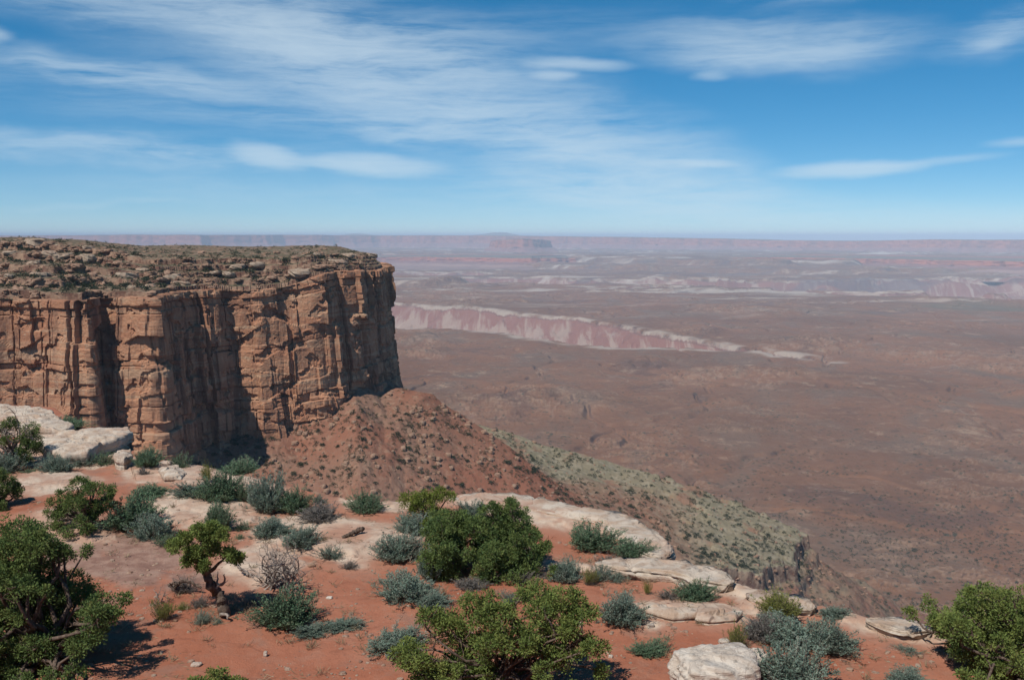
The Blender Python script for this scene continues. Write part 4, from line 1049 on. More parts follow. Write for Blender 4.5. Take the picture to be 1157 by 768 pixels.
SHRUBS = [
 # px, base y, width px, height px, kind, label
 (5, 533, 34, 26, 'sage', 'grey green sagebrush under the leafless topped tree at the left edge'),
 (76, 484, 38, 18, 'green', 'bright green bush growing behind the wide jutting rock slab'),
 (68, 532, 34, 23, 'sage', 'blue grey sagebrush in front of the jutting slab, left of a pair'),
 (93, 523, 28, 18, 'sage', 'blue grey sagebrush in front of the jutting slab, right of a pair'),
 (117, 522, 27, 20, 'green', 'dark green shrub under the end of the jutting slab'),
 (34, 534, 18, 8, 'green', 'low dark tuft beside the leafless topped tree'),
 (167, 527, 30, 25, 'green', 'green shrub at the rim just right of the pale block'),
 (203, 528, 24, 20, 'green', 'olive shrub at the rim below the shaded alcove'),
 (162, 536, 14, 12, 'grey', 'tiny dry tuft on pinkish rock right of the pale block'),
 (150, 595, 58, 44, 'green', 'large grey green shrub touching the round juniper on its right'),
 (173, 606, 46, 32, 'sage', 'blue grey sagebrush before the large shrub beside the round juniper'),
 (187, 616, 25, 18, 'green', 'small green shrub at the foot of the blue grey sagebrush, left half'),
 (172, 560, 42, 19, 'green', 'low grey green shrub behind the large shrub by the round juniper'),
 (220, 560, 36, 22, 'sage', 'grey sagebrush left of the tall dark rim bush'),
 (250, 566, 42, 40, 'green', 'tall dark green bush on the rim below the alcove'),
 (277, 567, 24, 32, 'green', 'narrow olive bush between the tall rim bush and the sagebrush clump'),
 (271, 534, 38, 20, 'green', 'dark bush at the very rim behind the tall bush'),
 (235, 546, 12, 26, 'broom', 'thin upright green sprig sticking up behind the tall rim bush'),
 (303, 578, 36, 46, 'sage', 'tall blue grey sagebrush, left and highest of the rim clump'),
 (333, 578, 34, 32, 'green', 'dark grey green shrub in the middle of the rim clump'),
 (364, 587, 42, 22, 'grey', 'dry grey shrub at the right end of the rim clump'),
 (361, 568, 18, 14, 'sage', 'little sagebrush on the rim behind the dry grey shrub'),
 (247, 597, 30, 34, 'green', 'grey green shrub standing in front of the tall rim bush'),
 (274, 598, 20, 12, 'green', 'small dark green tuft beside the bare pale rock'),
 (303, 602, 42, 26, 'sage', 'sagebrush on the back edge of the pale rock, left one'),
 (337, 615, 38, 25, 'sage', 'sagebrush on the pale rock with a dark dead twig beside it'),
 (375, 630, 29, 21, 'sage', 'round blue grey sagebrush alone on the pale rock'),
 (393, 642, 18, 13, 'grey', 'small dry tuft at the front edge of the pale rock'),
 (412, 578, 34, 27, 'green', 'dark blue green bush alone on the rim left of the yellowish juniper'),
 (270, 609, 10, 9, 'green', 'tiny green tuft on red soil behind the pale rock'),
 (449, 632, 48, 36, 'sage', 'wispy blue grey sagebrush at the left foot of the paired junipers'),
 (471, 602, 42, 28, 'sage', 'grey sagebrush under the yellowish juniper'),
 (488, 652, 34, 40, 'sage', 'pale blue sagebrush in front of the paired junipers'),
 (502, 649, 26, 14, 'green', 'low green shrub at the front foot of the paired junipers'),
 (533, 586, 34, 26, 'sage', 'blue grey sagebrush behind the gap of the paired junipers'),
 (323, 705, 60, 50, 'green', 'large round blue green bush on red soil below the dead bush'),
 (285, 684, 24, 14, 'grey', 'dry grey tuft left of the large round bush'),
 (225, 685, 24, 17, 'grey', 'dry grey tuft left of the twisted dead trunk'),
 (228, 704, 22, 18, 'sage', 'small sagebrush in front of the twisted dead trunk'),
 (207, 688, 17, 10, 'broom', 'tiny yellow green tuft left of the twisted dead trunk'),
 (186, 700, 26, 28, 'broom', 'thin olive shrub left of the twisted dead trunk and its fallen branch'),
 (246, 704, 14, 9, 'sage', 'tiny grey sprig at the foot of the twisted dead trunk'),
 (352, 714, 36, 17, 'sage', 'low sagebrush right at the foot of the large round bush'),
 (387, 707, 40, 15, 'sage', 'low spreading sagebrush on red soil right of the large round bush'),
 (460, 674, 62, 34, 'sage', 'broad grey green sagebrush on red soil before the paired junipers'),
 (484, 681, 42, 20, 'sage', 'low sagebrush on the right skirt of the broad one'),
 (443, 732, 62, 30, 'sage', 'dense low blue grey sagebrush left of the big front juniper'),
 (536, 663, 34, 15, 'grey', 'low grey shrub on red soil between the junipers'),
 (588, 658, 26, 17, 'grey', 'small grey shrub at the right foot of the paired junipers'),
 (577, 680, 26, 17, 'sage', 'small sagebrush just behind the big front juniper'),
 (613, 651, 14, 8, 'grey', 'tiny grey tuft right of the paired junipers'),
 (669, 620, 50, 36, 'green', 'large blue green bush before the curved pale ledge'),
 (712, 629, 38, 26, 'green', 'grey green bush against the right end of the curved pale ledge'),
 (685, 635, 28, 14, 'grey', 'low grey shrub behind the straight pale ledge'),
 (641, 656, 34, 28, 'sage', 'pale sagebrush at the left end of the straight ledge'),
 (665, 660, 18, 22, 'broom', 'yellow green broom between two sagebrush by the straight ledge'),
 (676, 656, 24, 24, 'sage', 'grey sagebrush right of the little broom by the straight ledge'),
 (698, 656, 26, 16, 'sage', 'low sagebrush against the front of the straight ledge'),
 (698, 700, 52, 38, 'sage', 'round sagebrush alone on red soil right of the big front juniper'),
 (731, 671, 10, 17, 'broom', 'tiny upright yellow green sprig on red soil below the straight ledge'),
 (757, 675, 26, 14, 'grey', 'purplish grey tuft beside the tiny upright sprig'),
 (786, 677, 38, 28, 'green', 'dark green shrub under the straight ledge at the valley edge'),
 (734, 738, 38, 20, 'green', 'small low shrub alone on red soil left of the big boulder'),
 (883, 697, 44, 32, 'broom', 'yellow green broom with grey wisps at the rim'),
 (940, 695, 30, 16, 'sage', 'faint grey sagebrush on the rim right of the yellow green broom'),
 (893, 724, 72, 36, 'sage', 'large pale sagebrush in the thicket behind the big boulder, back row left'),
 (930, 732, 56, 40, 'sage', 'large pale sagebrush at the right end of the thicket'),
 (862, 722, 40, 30, 'grey', 'dry grey shrub at the left of the thicket behind the big boulder'),
 (898, 776, 84, 56, 'sage', 'biggest blue grey sagebrush in front of the thicket, right of the boulder'),
 (833, 735, 22, 34, 'broom', 'yellow green broom at the left end of the thicket above the boulder'),
 (1028, 737, 26, 12, 'sage', 'small sagebrush on red soil left of the rightmost juniper'),
 (1021, 772, 48, 26, 'sage', 'blue grey sagebrush cut by the bottom edge at the right'),
 (1086, 742, 30, 18, 'sage', 'little sagebrush under the left side of the rightmost juniper'),
 (210, 668, 28, 22, 'grey', 'wispy pale dry shrub behind the fallen arching branch'),
]
cnt = {}
for i, (px, py, wp, hp, kind, label) in enumerate(SHRUBS):
    b = place(px, py)
    W_ = wp / FPX * b.y * 0.93; H_ = max(0.62 * hp, hp - 0.16 * wp) / FPX * b.y * 0.98
    small = wp < 30
    lst = SHR[kind + ('_s' if small else '')]
    k = cnt.get(kind, 0); cnt[kind] = k + 1
    fol, stm = lst[k % 3]
    nm = {'sage': 'sagebrush', 'green': 'shrub', 'broom': 'broom_shrub', 'grey': 'dry_shrub'}[kind]
    rz = (i * 2.39) % 6.28
    scl = (W_, W_, H_)
    if wp < 16:
        o = link(fol, nm)
    else:
        o = empty(nm, (0, 0, 0)); link(fol, 'foliage', o); link(stm, 'stems', o)
    o.location = b - Vector((0, 0, 0.015)); o.rotation_euler = (0, 0, rz); o.scale = scl
    tag(o, label, {'sage': 'sagebrush', 'green': 'shrub', 'broom': 'broom', 'grey': 'dry shrub'}[kind], 'shrubs on the terrace')

# ---- junipers
def crown(clumps, mat, seed, blade=0.038, sub=0.30):
    g = np.random.default_rng(seed)
    Ps = []; Ds = []; T = []; Ls = []
    for (x, y, z, r) in clumps:
        ns = max(12, int(40 * (r / 0.30) ** 1.6))
        c0 = np.array([x, y, z])
        dirs = norm(g.normal(size=(ns, 3)) + np.array([0, 0, 0.25]))
        rad = r * (0.35 + 0.65 * g.random(ns) ** 0.6)
        cc = c0 + dirs * rad[:, None] * np.array([1.05, 1.05, 0.85])
        for q in range(ns):
            rs_ = (0.075 + 0.075 * g.random()) * min(1.0, 0.55 + r)
            nb_ = int(44 * (rs_ / 0.11) ** 2 * (0.062 / blade) ** 1.6)
            d = norm(g.normal(size=(nb_, 3)) + dirs[q] * 0.5 + np.array([0, 0, 0.35]))
            Ps.append(cc[q] + d * rs_ * (0.15 + 0.75 * g.random((nb_, 1)))); Ds.append(d + g.normal(size=(nb_, 3)) * 0.35)
            bt = np.clip(0.48 + 0.24 * g.normal(), 0.02, 0.85)
            T.append(np.clip(bt + 0.16 * g.normal(size=nb_), 0, 1))
    P_ = np.concatenate(Ps); n = len(P_)
    V, F, t = blades(P_, np.concatenate(Ds), blade * (0.7 + 0.7 * g.random(n)), blade * (0.17 + 0.12 * g.random(n)), g, np.concatenate(T))
    return mesh_np('crown', V, F, mat, False, {'tint': t})

def juniper(label, bpx, bpy_, clumps, mat, seed, trunks=2, tr=0.09, back=True, bk=0.48, deep=1.0, extra=None, name='juniper_tree'):
    g = np.random.default_rng(seed)
    b = place(bpx, bpy_)
    root = empty(name, b); tag(root, label, 'tree', 'junipers on the terrace')
    cl = []
    for px, py, rp in clumps:
        y = b.y + deep * 0.22 * g.normal() * 1.2
        v = aty(px, py, y); r = rp / FPX * y * 0.86
        cl.append((v.x - b.x, v.y - b.y, max(v.z - b.z, r * 0.55), r))
        if back:
            for sgn in (1, -1):
                dd = (0.35 + 0.55 * g.random()) * deep * sgn
                cl.append((v.x - b.x + 0.09 * g.normal(), v.y - b.y + dd, max(v.z - b.z - 0.12 - 0.30 * abs(dd) + dd * 0.25, r * 0.5), r * (bk + 0.25 * g.random())))
    link(crown(cl, mat, seed), 'crown', root)
    tb = Tubes()
    for k in range(trunks):
        a = np.array([0.10 * g.normal() * trunks * 0.5, 0.10 * g.normal(), -0.06])
        mine = cl[k::trunks]
        mid = np.mean([c[:3] for c in mine], axis=0) * np.array([0.5, 0.5, 0.62])
        p0 = wander(a, mid, g, 10, 0.10); tb.add(p0, tr, tr * 0.6, 8)
        for c in mine:
            st = p0[int(len(p0) * (0.35 + 0.6 * g.random()))]
            p1 = wander(st, np.array(c[:3]), g, 9, 0.09); tb.add(p1, tr * 0.42, 0.012, 6)
            for _ in range(5):
                s2 = p1[g.integers(4, 9)]; e2 = s2 + norm(g.normal(size=3) + [0, 0, 0.3]) * c[3] * (0.7 + 0.5 * g.random())
                tb.add(wander(s2, e2, g, 5, 0.1), 0.012, 0.004, 4)
    link(tb.mesh('trunk', m_bark), 'trunk', root)
    return root, b

juniper('big front juniper with many open branches at the bottom middle', 575, 782,
        [(465, 740, 24), (486, 698, 19), (509, 714, 28), (546, 690, 30), (567, 700, 30), (546, 738, 30), (608, 680, 28), (642, 685, 26), (658, 695, 18), (624, 709, 20), (647, 730, 25), (671, 730, 17), (634, 748, 22), (587, 722, 26), (517, 752, 26), (587, 763, 22), (478, 762, 24), (545, 770, 26), (615, 690, 22)],
        m_jun, 501, trunks=4, tr=0.055, deep=0.6, bk=0.36)
juniper('large dense juniper at the bottom left edge casting a shadow on the soil', 45, 752,
        [(20, 604, 30), (34, 618, 28), (3, 630, 36), (57, 622, 18), (70, 628, 11), (12, 665, 38), (60, 668, 30), (86, 680, 30), (114, 682, 17), (104, 700, 20), (47, 705, 32), (10, 708, 36), (78, 716, 22), (-10, 690, 36), (-20, 640, 34), (-30, 735, 25), (30, 735, 14), (95, 705, 22), (112, 698, 16), (60, 728, 24), (35, 735, 24), (90, 725, 18), (5, 738, 24), (40, 680, 32), (30, 650, 30)],
        m_jund, 502, trunks=2, tr=0.12, deep=0.9)
juniper('dark green juniper, left and smaller of the pair in the middle', 512, 645,
        [(504, 588, 20), (488, 601, 17), (520, 588, 13), (512, 607, 17), (507, 622, 14), (490, 616, 12), (534, 596, 13), (500, 600, 18), (524, 612, 14), (516, 598, 15)], m_jund, 503, trunks=2, tr=0.07, deep=0.7, bk=0.72)
juniper('dark green juniper, right and wider of the pair in the middle', 575, 642,
        [(556, 582, 18), (577, 572, 10), (584, 588, 20), (546, 607, 17), (569, 607, 24), (595, 606, 17), (556, 624, 15), (582, 622, 17), (616, 617, 8), (607, 628, 10), (545, 590, 12), (566, 595, 20), (575, 610, 20), (560, 612, 18), (540, 600, 16), (545, 622, 16), (570, 625, 18), (592, 618, 15)], m_jund, 504, trunks=3, tr=0.07, deep=0.8, bk=0.7)
juniper('yellowish green juniper on the rim behind the dark pair', 486, 594,
        [(463, 566, 12), (476, 566, 13), (490, 563, 12), (500, 560, 10), (470, 574, 9), (486, 574, 9)], m_juny, 505, trunks=1, tr=0.06, deep=0.5)
juniper('spreading green juniper at the right edge of the photo', 1112, 752,
        [(1107, 674, 18), (1125, 679, 20), (1146, 677, 18), (1086, 694, 20), (1107, 704, 25), (1133, 700, 25), (1073, 708, 15), (1097, 725, 23), (1120, 730, 24), (1143, 725, 25), (1107, 742, 12), (1128, 741, 14), (1168, 695, 26), (1172, 728, 25), (1190, 710, 24), (1064, 704, 10), (1085, 735, 15), (1150, 745, 16), (1085, 712, 20), (1120, 712, 24), (1155, 710, 24)],
        m_jun, 506, trunks=3, tr=0.08, deep=0.9)
juniper('round dark juniper with a short trunk on pale rock at the left', 100, 597,
        [(88, 550, 14), (104, 555, 13), (68, 566, 14), (58, 582, 10), (114, 572, 12), (86, 571, 15), (72, 578, 12), (118, 560, 9), (102, 574, 11)], m_jund, 507, trunks=2, tr=0.08, deep=0.7)
juniper('small juniper at the left edge with dark shadow below it', -2, 572, [(4, 546, 13), (-10, 540, 15), (-6, 555, 14), (8, 552, 8)], m_jund, 508, trunks=1, tr=0.07, deep=0.5)
juniper('top of a juniper just showing at the bottom edge, left of centre', 240, 812, [(238, 772, 17), (222, 778, 14), (258, 775, 14), (270, 784, 11), (240, 790, 18)], m_jun, 509, trunks=1, tr=0.06, deep=0.5)
# half bare tree at the left edge
root, b = juniper('scraggly tree with bare grey branches at the left edge before the rim slabs', 14, 526, [(35, 487, 11), (12, 478, 9), (30, 505, 11), (41, 500, 9), (4, 484, 8), (22, 497, 8)], m_jund, 510, trunks=1, tr=0.05, deep=0.5)
g = np.random.default_rng(61); tb = Tubes()
for k in range(26):
    px, py = 14 + g.normal() * 15, 492 + g.normal() * 9
    v = aty(px, py, b.y + 0.4 * g.normal()) - b
    p0 = wander((0.1 * g.normal(), 0.1 * g.normal(), 0.1), v, g, 8, 0.12); tb.add(p0, 0.022, 0.006, 5)
    for _ in range(3):
        s2 = p0[g.integers(3, 8)]; tb.add(wander(s2, s2 + norm(g.normal(size=3) + [0, 0, .5]) * 0.3, g, 5, 0.1), 0.008, 0.003, 3)
link(tb.mesh('branches', m_dead), 'branches', root)

# twisted half dead juniper
b = place(254, 695); g = np.random.default_rng(71)
root = empty('juniper_tree', b); tag(root, 'half dead juniper with twisted bare trunk and a small green crown', 'tree', 'junipers on the terrace')
def rel(px, py, dy=0.0): return np.array(aty(px, py, b.y + dy) - b)
cl = []
for px, py, rp in [(226, 601, 12), (212, 610, 11), (246, 606, 12), (222, 624, 12), (254, 626, 10), (230, 638, 8), (204, 617, 9), (262, 630, 8), (238, 620, 12), (238, 598, 9), (216, 632, 7), (234, 610, 11)]:
    for dd in (0.0, 0.3, -0.3):
        v = rel(px, py, dd + 0.1 * g.normal()); v = v + (v - rel(232, 616)) * np.array([0.22, 0, 0.06]); cl.append((v[0], v[1], v[2], rp * 0.78 / FPX * b.y * (1 if dd == 0 else 0.75)))
link(crown(cl, m_jun, 511), 'crown', root)
tb = Tubes()
pth = np.array([rel(255, 700), rel(253, 685), rel(251, 676, .05), rel(245, 668, .05), rel(238, 660), rel(234, 650), rel(232, 640), rel(232, 628)])
pth = np.stack([np.interp(np.linspace(0, 7, 40), np.arange(8), pth[:, i]) for i in range(3)], -1)
tb.add(pth + 0.012 * g.normal(size=pth.shape), np.linspace(0.10, 0.045, 40) * (1 + 0.25 * g.normal(size=40) * 0.5), 0, 8)
for (a_, q) in ((30, (218, 612)), (34, (244, 606)), (36, (226, 604)), (30, (254, 624)), (28, (222, 628))):
    tb.add(wander(pth[a_], rel(*q), g, 9, 0.10), 0.04, 0.010, 6)
link(tb.mesh('trunk', m_bark), 'trunk', root)
for a_, b_, r0, r1 in (((244, 664, 0), (254, 648, -.2), .03, .006), ((247, 660, 0), (246, 645, .1), .02, .004), ((252, 690, 0), (257, 699, -.3), .05, .01), ((243, 666, 0), (258, 655, .2), .02, .004)):
    tb = Tubes(); tb.add(wander(rel(*a_), rel(*b_), g, 9, .1), r0, r1, 5); link(tb.mesh('dead_branch', m_dead), 'dead_branch', root)

def branch_thing(name, label, cat, bpx, bpy_, runs, mat, seed, twigs=0, tw=0.25):
    b = place(bpx, bpy_); g = np.random.default_rng(seed); tb = Tubes()
    for pts, r0, r1 in runs:
        P_ = np.array([np.array(aty(p, q, b.y + dy) - b) for p, q, dy in pts]); n = len(P_)
        t = np.linspace(0, n - 1, n * 7); path = np.stack([gsm(np.interp(t, np.arange(n), P_[:, i]), 3) for i in range(3)], -1)
        path += 0.008 * g.normal(size=path.shape)
        tb.add(path, r0, r1, 6)
        for _ in range(twigs):
            s2 = path[g.integers(n * 2, n * 7)]
            e2 = s2 + norm(g.normal(size=3) + [0, 0, 0.25]) * tw * (0.5 + g.random())
            tb.add(wander(s2, e2, g, 6, 0.12), r1 * 0.8 + 0.003, 0.002, 4)
    o = link(tb.mesh(name, mat)); o.location = b
    return tag(o, label, cat)
branch_thing('fallen_branch', 'dark arching dead branch lying left of the twisted juniper', 'dead branch', 199, 671,
             [([(200, 671, 0), (199, 662, 0), (203, 657, 0), (210, 656, 0), (216, 658, 0), (228, 664, 0)], 0.035, 0.02), ([(203, 658, 0), (196, 659, -.1), (190, 661, -.1)], 0.03, 0.012), ([(214, 668, 0.1), (207, 678, 0.0)], 0.03, 0.012)], m_bark, 81, 2, 0.15)
branch_thing('fallen_branch', 'crooked grey driftwood branch beside the dead bush on pale rock', 'dead branch', 285, 652,
             [([(286, 652, 0), (279, 647, 0), (272, 643, 0), (266, 636, 0.1), (263, 632, 0.1)], 0.035, 0.015)], m_dead, 82, 2, 0.15)
branch_thing('log', 'short dark log propped up on the pale rock', 'log', 399, 606,
             [([(387, 607, -.1), (396, 603, 0), (404, 599, .1), (410, 597, .1)], 0.035, 0.055)], m_bark, 83)
branch_thing('dead_stump', 'dark dead snag beside the sagebrush on the pale rock', 'stump', 350, 614,
             [([(349, 615, 0), (349, 606, 0), (350, 598, 0)], 0.05, 0.012), ([(349, 611, 0), (354, 609, 0), (359, 608, -.1)], 0.04, 0.012), ([(348, 612, 0), (343, 607, .1)], 0.03, 0.01)], m_bark, 84, 2, 0.12)
branch_thing('dead_shoots', 'sparse dead twigs standing beside the half dead juniper', 'dead twigs', 177, 682,
             [([(180, 684, 0), (179, 676, 0), (176, 668, 0)], 0.012, 0.005), ([(181, 684, 0), (184, 675, 0), (188, 666, 0)], 0.012, 0.004), ([(180, 684, 0), (175, 679, 0)], 0.01, 0.004)], m_dead, 85, 5, 0.15)
# dead bush: bare branches fanning out
b = place(312, 664); g = np.random.default_rng(91); tb = Tubes()
for k in range(30):
    px = 283 + 58 * g.random(); py = 624 + 32 * g.random() * (0.25 + abs(px - 312) / 40)
    e = np.array(aty(px, py, b.y + 0.5 * g.normal()) - b); st = np.array([0.12 * g.normal(), 0.12 * g.normal(), 0.0])
    p0 = wander(st, e, g, 9, 0.12); tb.add(p0, 0.020, 0.005, 5)
    for _ in range(6):
        s2 = p0[g.integers(3, 9)]; e2 = s2 + norm(norm(e - st) + 0.7 * g.normal(size=3)) * (0.12 + 0.22 * g.random())
        tb.add(wander(s2, e2, g, 6, 0.12), 0.007, 0.002, 4)
o = link(tb.mesh('dead_bush', m_dead)); o.location = b
tag(o, 'leafless grey dead bush fanning out on the front of the pale rock', 'dead bush')

# gravel and litter on the soil
def scatter_mesh(name, protoV, protoF, locs, scales, rots, mat, attrs=None):
    n = len(locs); k = len(protoV[0]) if isinstance(protoV, list) else len(protoV)
    Vs = []; Fs = []; off = 0; At = []
    for i in range(n):
        pv = protoV[i % len(protoV)] if isinstance(protoV, list) else protoV
        pf = protoF[i % len(protoF)] if isinstance(protoF, list) else protoF
        c_, s_ = math.cos(rots[i]), math.sin(rots[i]); q = pv * scales[i]
        Vs.append(np.stack([q[:, 0] * c_ - q[:, 1] * s_, q[:, 0] * s_ + q[:, 1] * c_, q[:, 2]], -1) + locs[i]); Fs.append(pf + off); off += len(pv)
        if attrs is not None: At.append(attrs[i % len(attrs)])
    return mesh_np(name, np.concatenate(Vs), np.concatenate(Fs), mat, False, {'tint': np.concatenate(At)} if attrs is not None else None)
g = np.random.default_rng(17)
RV = []; RF = []
for k in range(8):
    v, f = rock_verts(7, 5, 2.6, 700 + k, 0.45); RV.append(v); RF.append(f)
N = 4500
pyy = 560 + 220 * g.random(N); pxs = 1157 * g.random(N)
L3 = np.array([tuple(atz(p, q, 0)) for p, q in zip(pxs, pyy)])
ok = (np.hypot(L3[:, 0], L3[:, 1]) < rimR(np.arctan2(L3[:, 0], L3[:, 1])) - 0.1)
den = fbm(L3[:, 0] / 1.5, L3[:, 1] / 1.5, 801, 3); ok &= (den > -0.05)
L3 = L3[ok]; L3[:, 2] = ground_z(L3[:, 0], L3[:, 1])
sz = (0.010 + 0.040 * g.random(len(L3)) ** 5)[:, None] * np.array([1.2, 1.0, 0.6])
m_grav = rockmat('gravel_stone', (0.30, 0.16, 0.11), (0.44, 0.32, 0.24), (0.15, 0.09, 0.07), 3)
o = link(scatter_mesh('gravel', RV, RF, L3, sz, g.random(len(L3)) * 6.28, m_grav)); tag(o, 'fine gravel scattered over the red soil', kind='stuff')

# dry grass and twigs lying about, thicker near the shrubs
gv = []; gt = []; gf = []
sp_ = [place(q[0], q[1]) for q in SHRUBS]
pts_ = []
for b in sp_:
    for _ in range(g.integers(2, 7)): pts_.append((b.x + g.normal() * 0.45, b.y + g.normal() * 0.6))
for _ in range(260):
    v = atz(1157 * g.random(), 570 + 200 * g.random(), 0); pts_.append((v.x, v.y))
pts_ = np.array(pts_)
pts_ = pts_[np.hypot(pts_[:, 0], pts_[:, 1]) < rimR(np.arctan2(pts_[:, 0], pts_[:, 1])) - 0.3]
zz_ = ground_z(pts_[:, 0], pts_[:, 1])
Pl = []; Dl = []; Ll = []
for (x, y), z in zip(pts_, zz_):
    n = int(g.integers(8, 30)); s_ = 0.03 + 0.05 * g.random(); flat = g.random() < 0.35
    o3 = g.normal(size=(n, 3)) * [s_ * (2.5 if flat else 0.6), s_ * (2.5 if flat else 0.6), 0] + [x, y, z + 0.01]
    Pl.append(o3); Dl.append(norm(g.normal(size=(n, 3)) * [1, 1, 0.1 if flat else 0.3] + [0, 0, 0.02 if flat else 0.9])); Ll.append((0.06 + 0.10 * g.random(n)))
V, F, t = blades(np.concatenate(Pl), np.concatenate(Dl), np.concatenate(Ll), 0.0045, g)
LEAF['straw'] = leafmat('dry_grass_blades', (0.20, 0.155, 0.095), (0.36, 0.29, 0.19))
o = link(mesh_np('dry_grass', V, F, LEAF['straw'], False, {'tint': t})); tag(o, 'sparse dry grass and twig litter on the red soil', kind='stuff')

# ---- far bushes and blocks, found where the view meets the slopes
bpy.context.view_layer.update()
dg = bpy.context.evaluated_depsgraph_get()
EYE = Vector((0, 0, CAMZ))
def hit(px, py):
    ok, loc, nrm, idx, ob, _ = sc.ray_cast(dg, EYE, ray(px, py).normalized(), distance=90000)
    return (loc, nrm, ob.name) if ok else None
def bush_mesh(kind, seed, n):
    g = np.random.default_rng(seed)
    d = norm(g.normal(size=(n, 3)) + [0, 0, 0.35]); d[:, 2] = np.abs(d[:, 2])
    rr = 0.5 * (0.45 + 0.5 * g.random((n, 1))) * (1 + 0.25 * np.sin(3 * np.arctan2(d[:, 1:2], d[:, 0:1]) + seed))
    P_ = d * rr * np.array([1, 1, 1.25])
    V, F, t = blades(P_, d + g.normal(size=(n, 3)) * 0.8, 0.26, 0.075, g)
    V[:, 2] = np.maximum(V[:, 2], -0.05)
    return V, F, t
FB = {k: [bush_mesh(k, 40 + i, 90) for i in range(4)] for k in ('far', 'spur')}
FBm = {k: [mesh_np('bush', v, f, LEAF[k], False, {'tint': t}) for v, f, t in FB[k]] for k in FB}
BLK = [rock_verts(12, 9, 7.0, 740 + i, 0.55, 1.9) for i in range(6)]
m_pblk = rockmat('pale_ledge_rock', (0.255, 0.175, 0.125), (0.37, 0.29, 0.215), (0.16, 0.105, 0.078), 0.4)
BLKp = [mesh_np('flat_ledge_rock', v, f, m_pblk, False) for v, f in BLK]
BLKm = [mesh_np('boulder', v, f, m_tblk, False) for v, f in BLK]
g = np.random.default_rng(23)
ZONES = [
  # px range, py range, count, kind, size range (m), surface, label, group, singles
  ((0, 425), (266, 348), 1500, 'far', (1.0, 3.2), ('mesa_top',), 'small dark green bush among the brown ledges on top of the mesa', 'bushes on the mesa top', 70),
  ((205, 615), (440, 565), 1100, 'far', (0.9, 2.3), ('talus_slope',), 'small dark bush dotted on the red rubble slope below the cliff', 'bushes on the rubble slope', 70),
  ((575, 915), (490, 660), 1700, 'far', (1.0, 2.6), ('talus_slope',), 'small dark bush on the grey green spur beyond the terrace', 'bushes on the grey green spur', 60),
  ((780, 1010), (600, 705), 420, 'spur', (1.0, 2.4), ('talus_slope',), 'grey green bush on the slope falling away below the spur', 'bushes below the spur', 20),
]
stuffL = {'far': [], 'spur': []}
for (x0, x1), (y0, y1), n, kind, (s0_, s1_), surf, label, group, singles in ZONES:
    got = []
    for _ in range(n * 3):
        if len(got) >= n: break
        px = x0 + (x1 - x0) * g.random(); py = y0 + (y1 - y0) * g.random()
        h_ = hit(px, py)
        if not h_ or h_[2].split('.')[0] not in surf: continue
        loc, nrm, _n = h_
        if nrm.z < 0.45: continue
        if fbm(np.array([loc.x / 18]), np.array([loc.y / 18]), 881, 3)[0] < 0.02 and g.random() < 0.72: continue
        if loc.y > 900: continue
        got.append((loc.copy(), s0_ + (s1_ - s0_) * g.random() ** 1.5))
    got.sort(key=lambda t: -t[1] / t[0].y)
    for i, (loc, s_) in enumerate(got):
        if i < singles:
            o = link(FBm[kind][i % 4], 'bush'); o.location = loc - Vector((0, 0, 0.08)); o.scale = (s_, s_, s_ * (0.6 + 0.3 * g.random())); o.rotation_euler = (0, 0, g.random() * 6.28)
            tag(o, label, 'bush', group)
        else:
            stuffL[kind].append((loc, s_))
# basin dots
for _ in range(9000):
    px = 560 + 597 * g.random(); py = 470 + 240 * g.random() ** 0.8
    h_ = hit(px, py)
    if not h_ or h_[2] != 'basin_floor': continue
    loc = h_[0]
    if loc.y > 1900: continue
    if fbm(np.array([loc.x / 130]), np.array([loc.y / 130]), 883, 4)[0] < -0.10 + 0.12 * (loc.y > 1300): continue
    stuffL['far'].append((loc, 1.6 + 3.0 * g.random() ** 1.6))
for kind in stuffL:
    L_ = stuffL[kind]
    if not L_: continue
    pr = [bush_mesh(kind, 60 + i, 34) for i in range(5)]
    o = link(scatter_mesh('scrub', [p[0] for p in pr], [p[1] for p in pr], np.array([tuple(l) for l, _ in L_]) - [0, 0, 0.08],
                          np.array([[s_, s_, s_ * 0.7] for _, s_ in L_]), g.random(len(L_)) * 6.28, LEAF[kind], [p[2] for p in pr]))
    tag(o, 'tiny dark scrub sprinkled over far slopes and basin', kind='stuff')
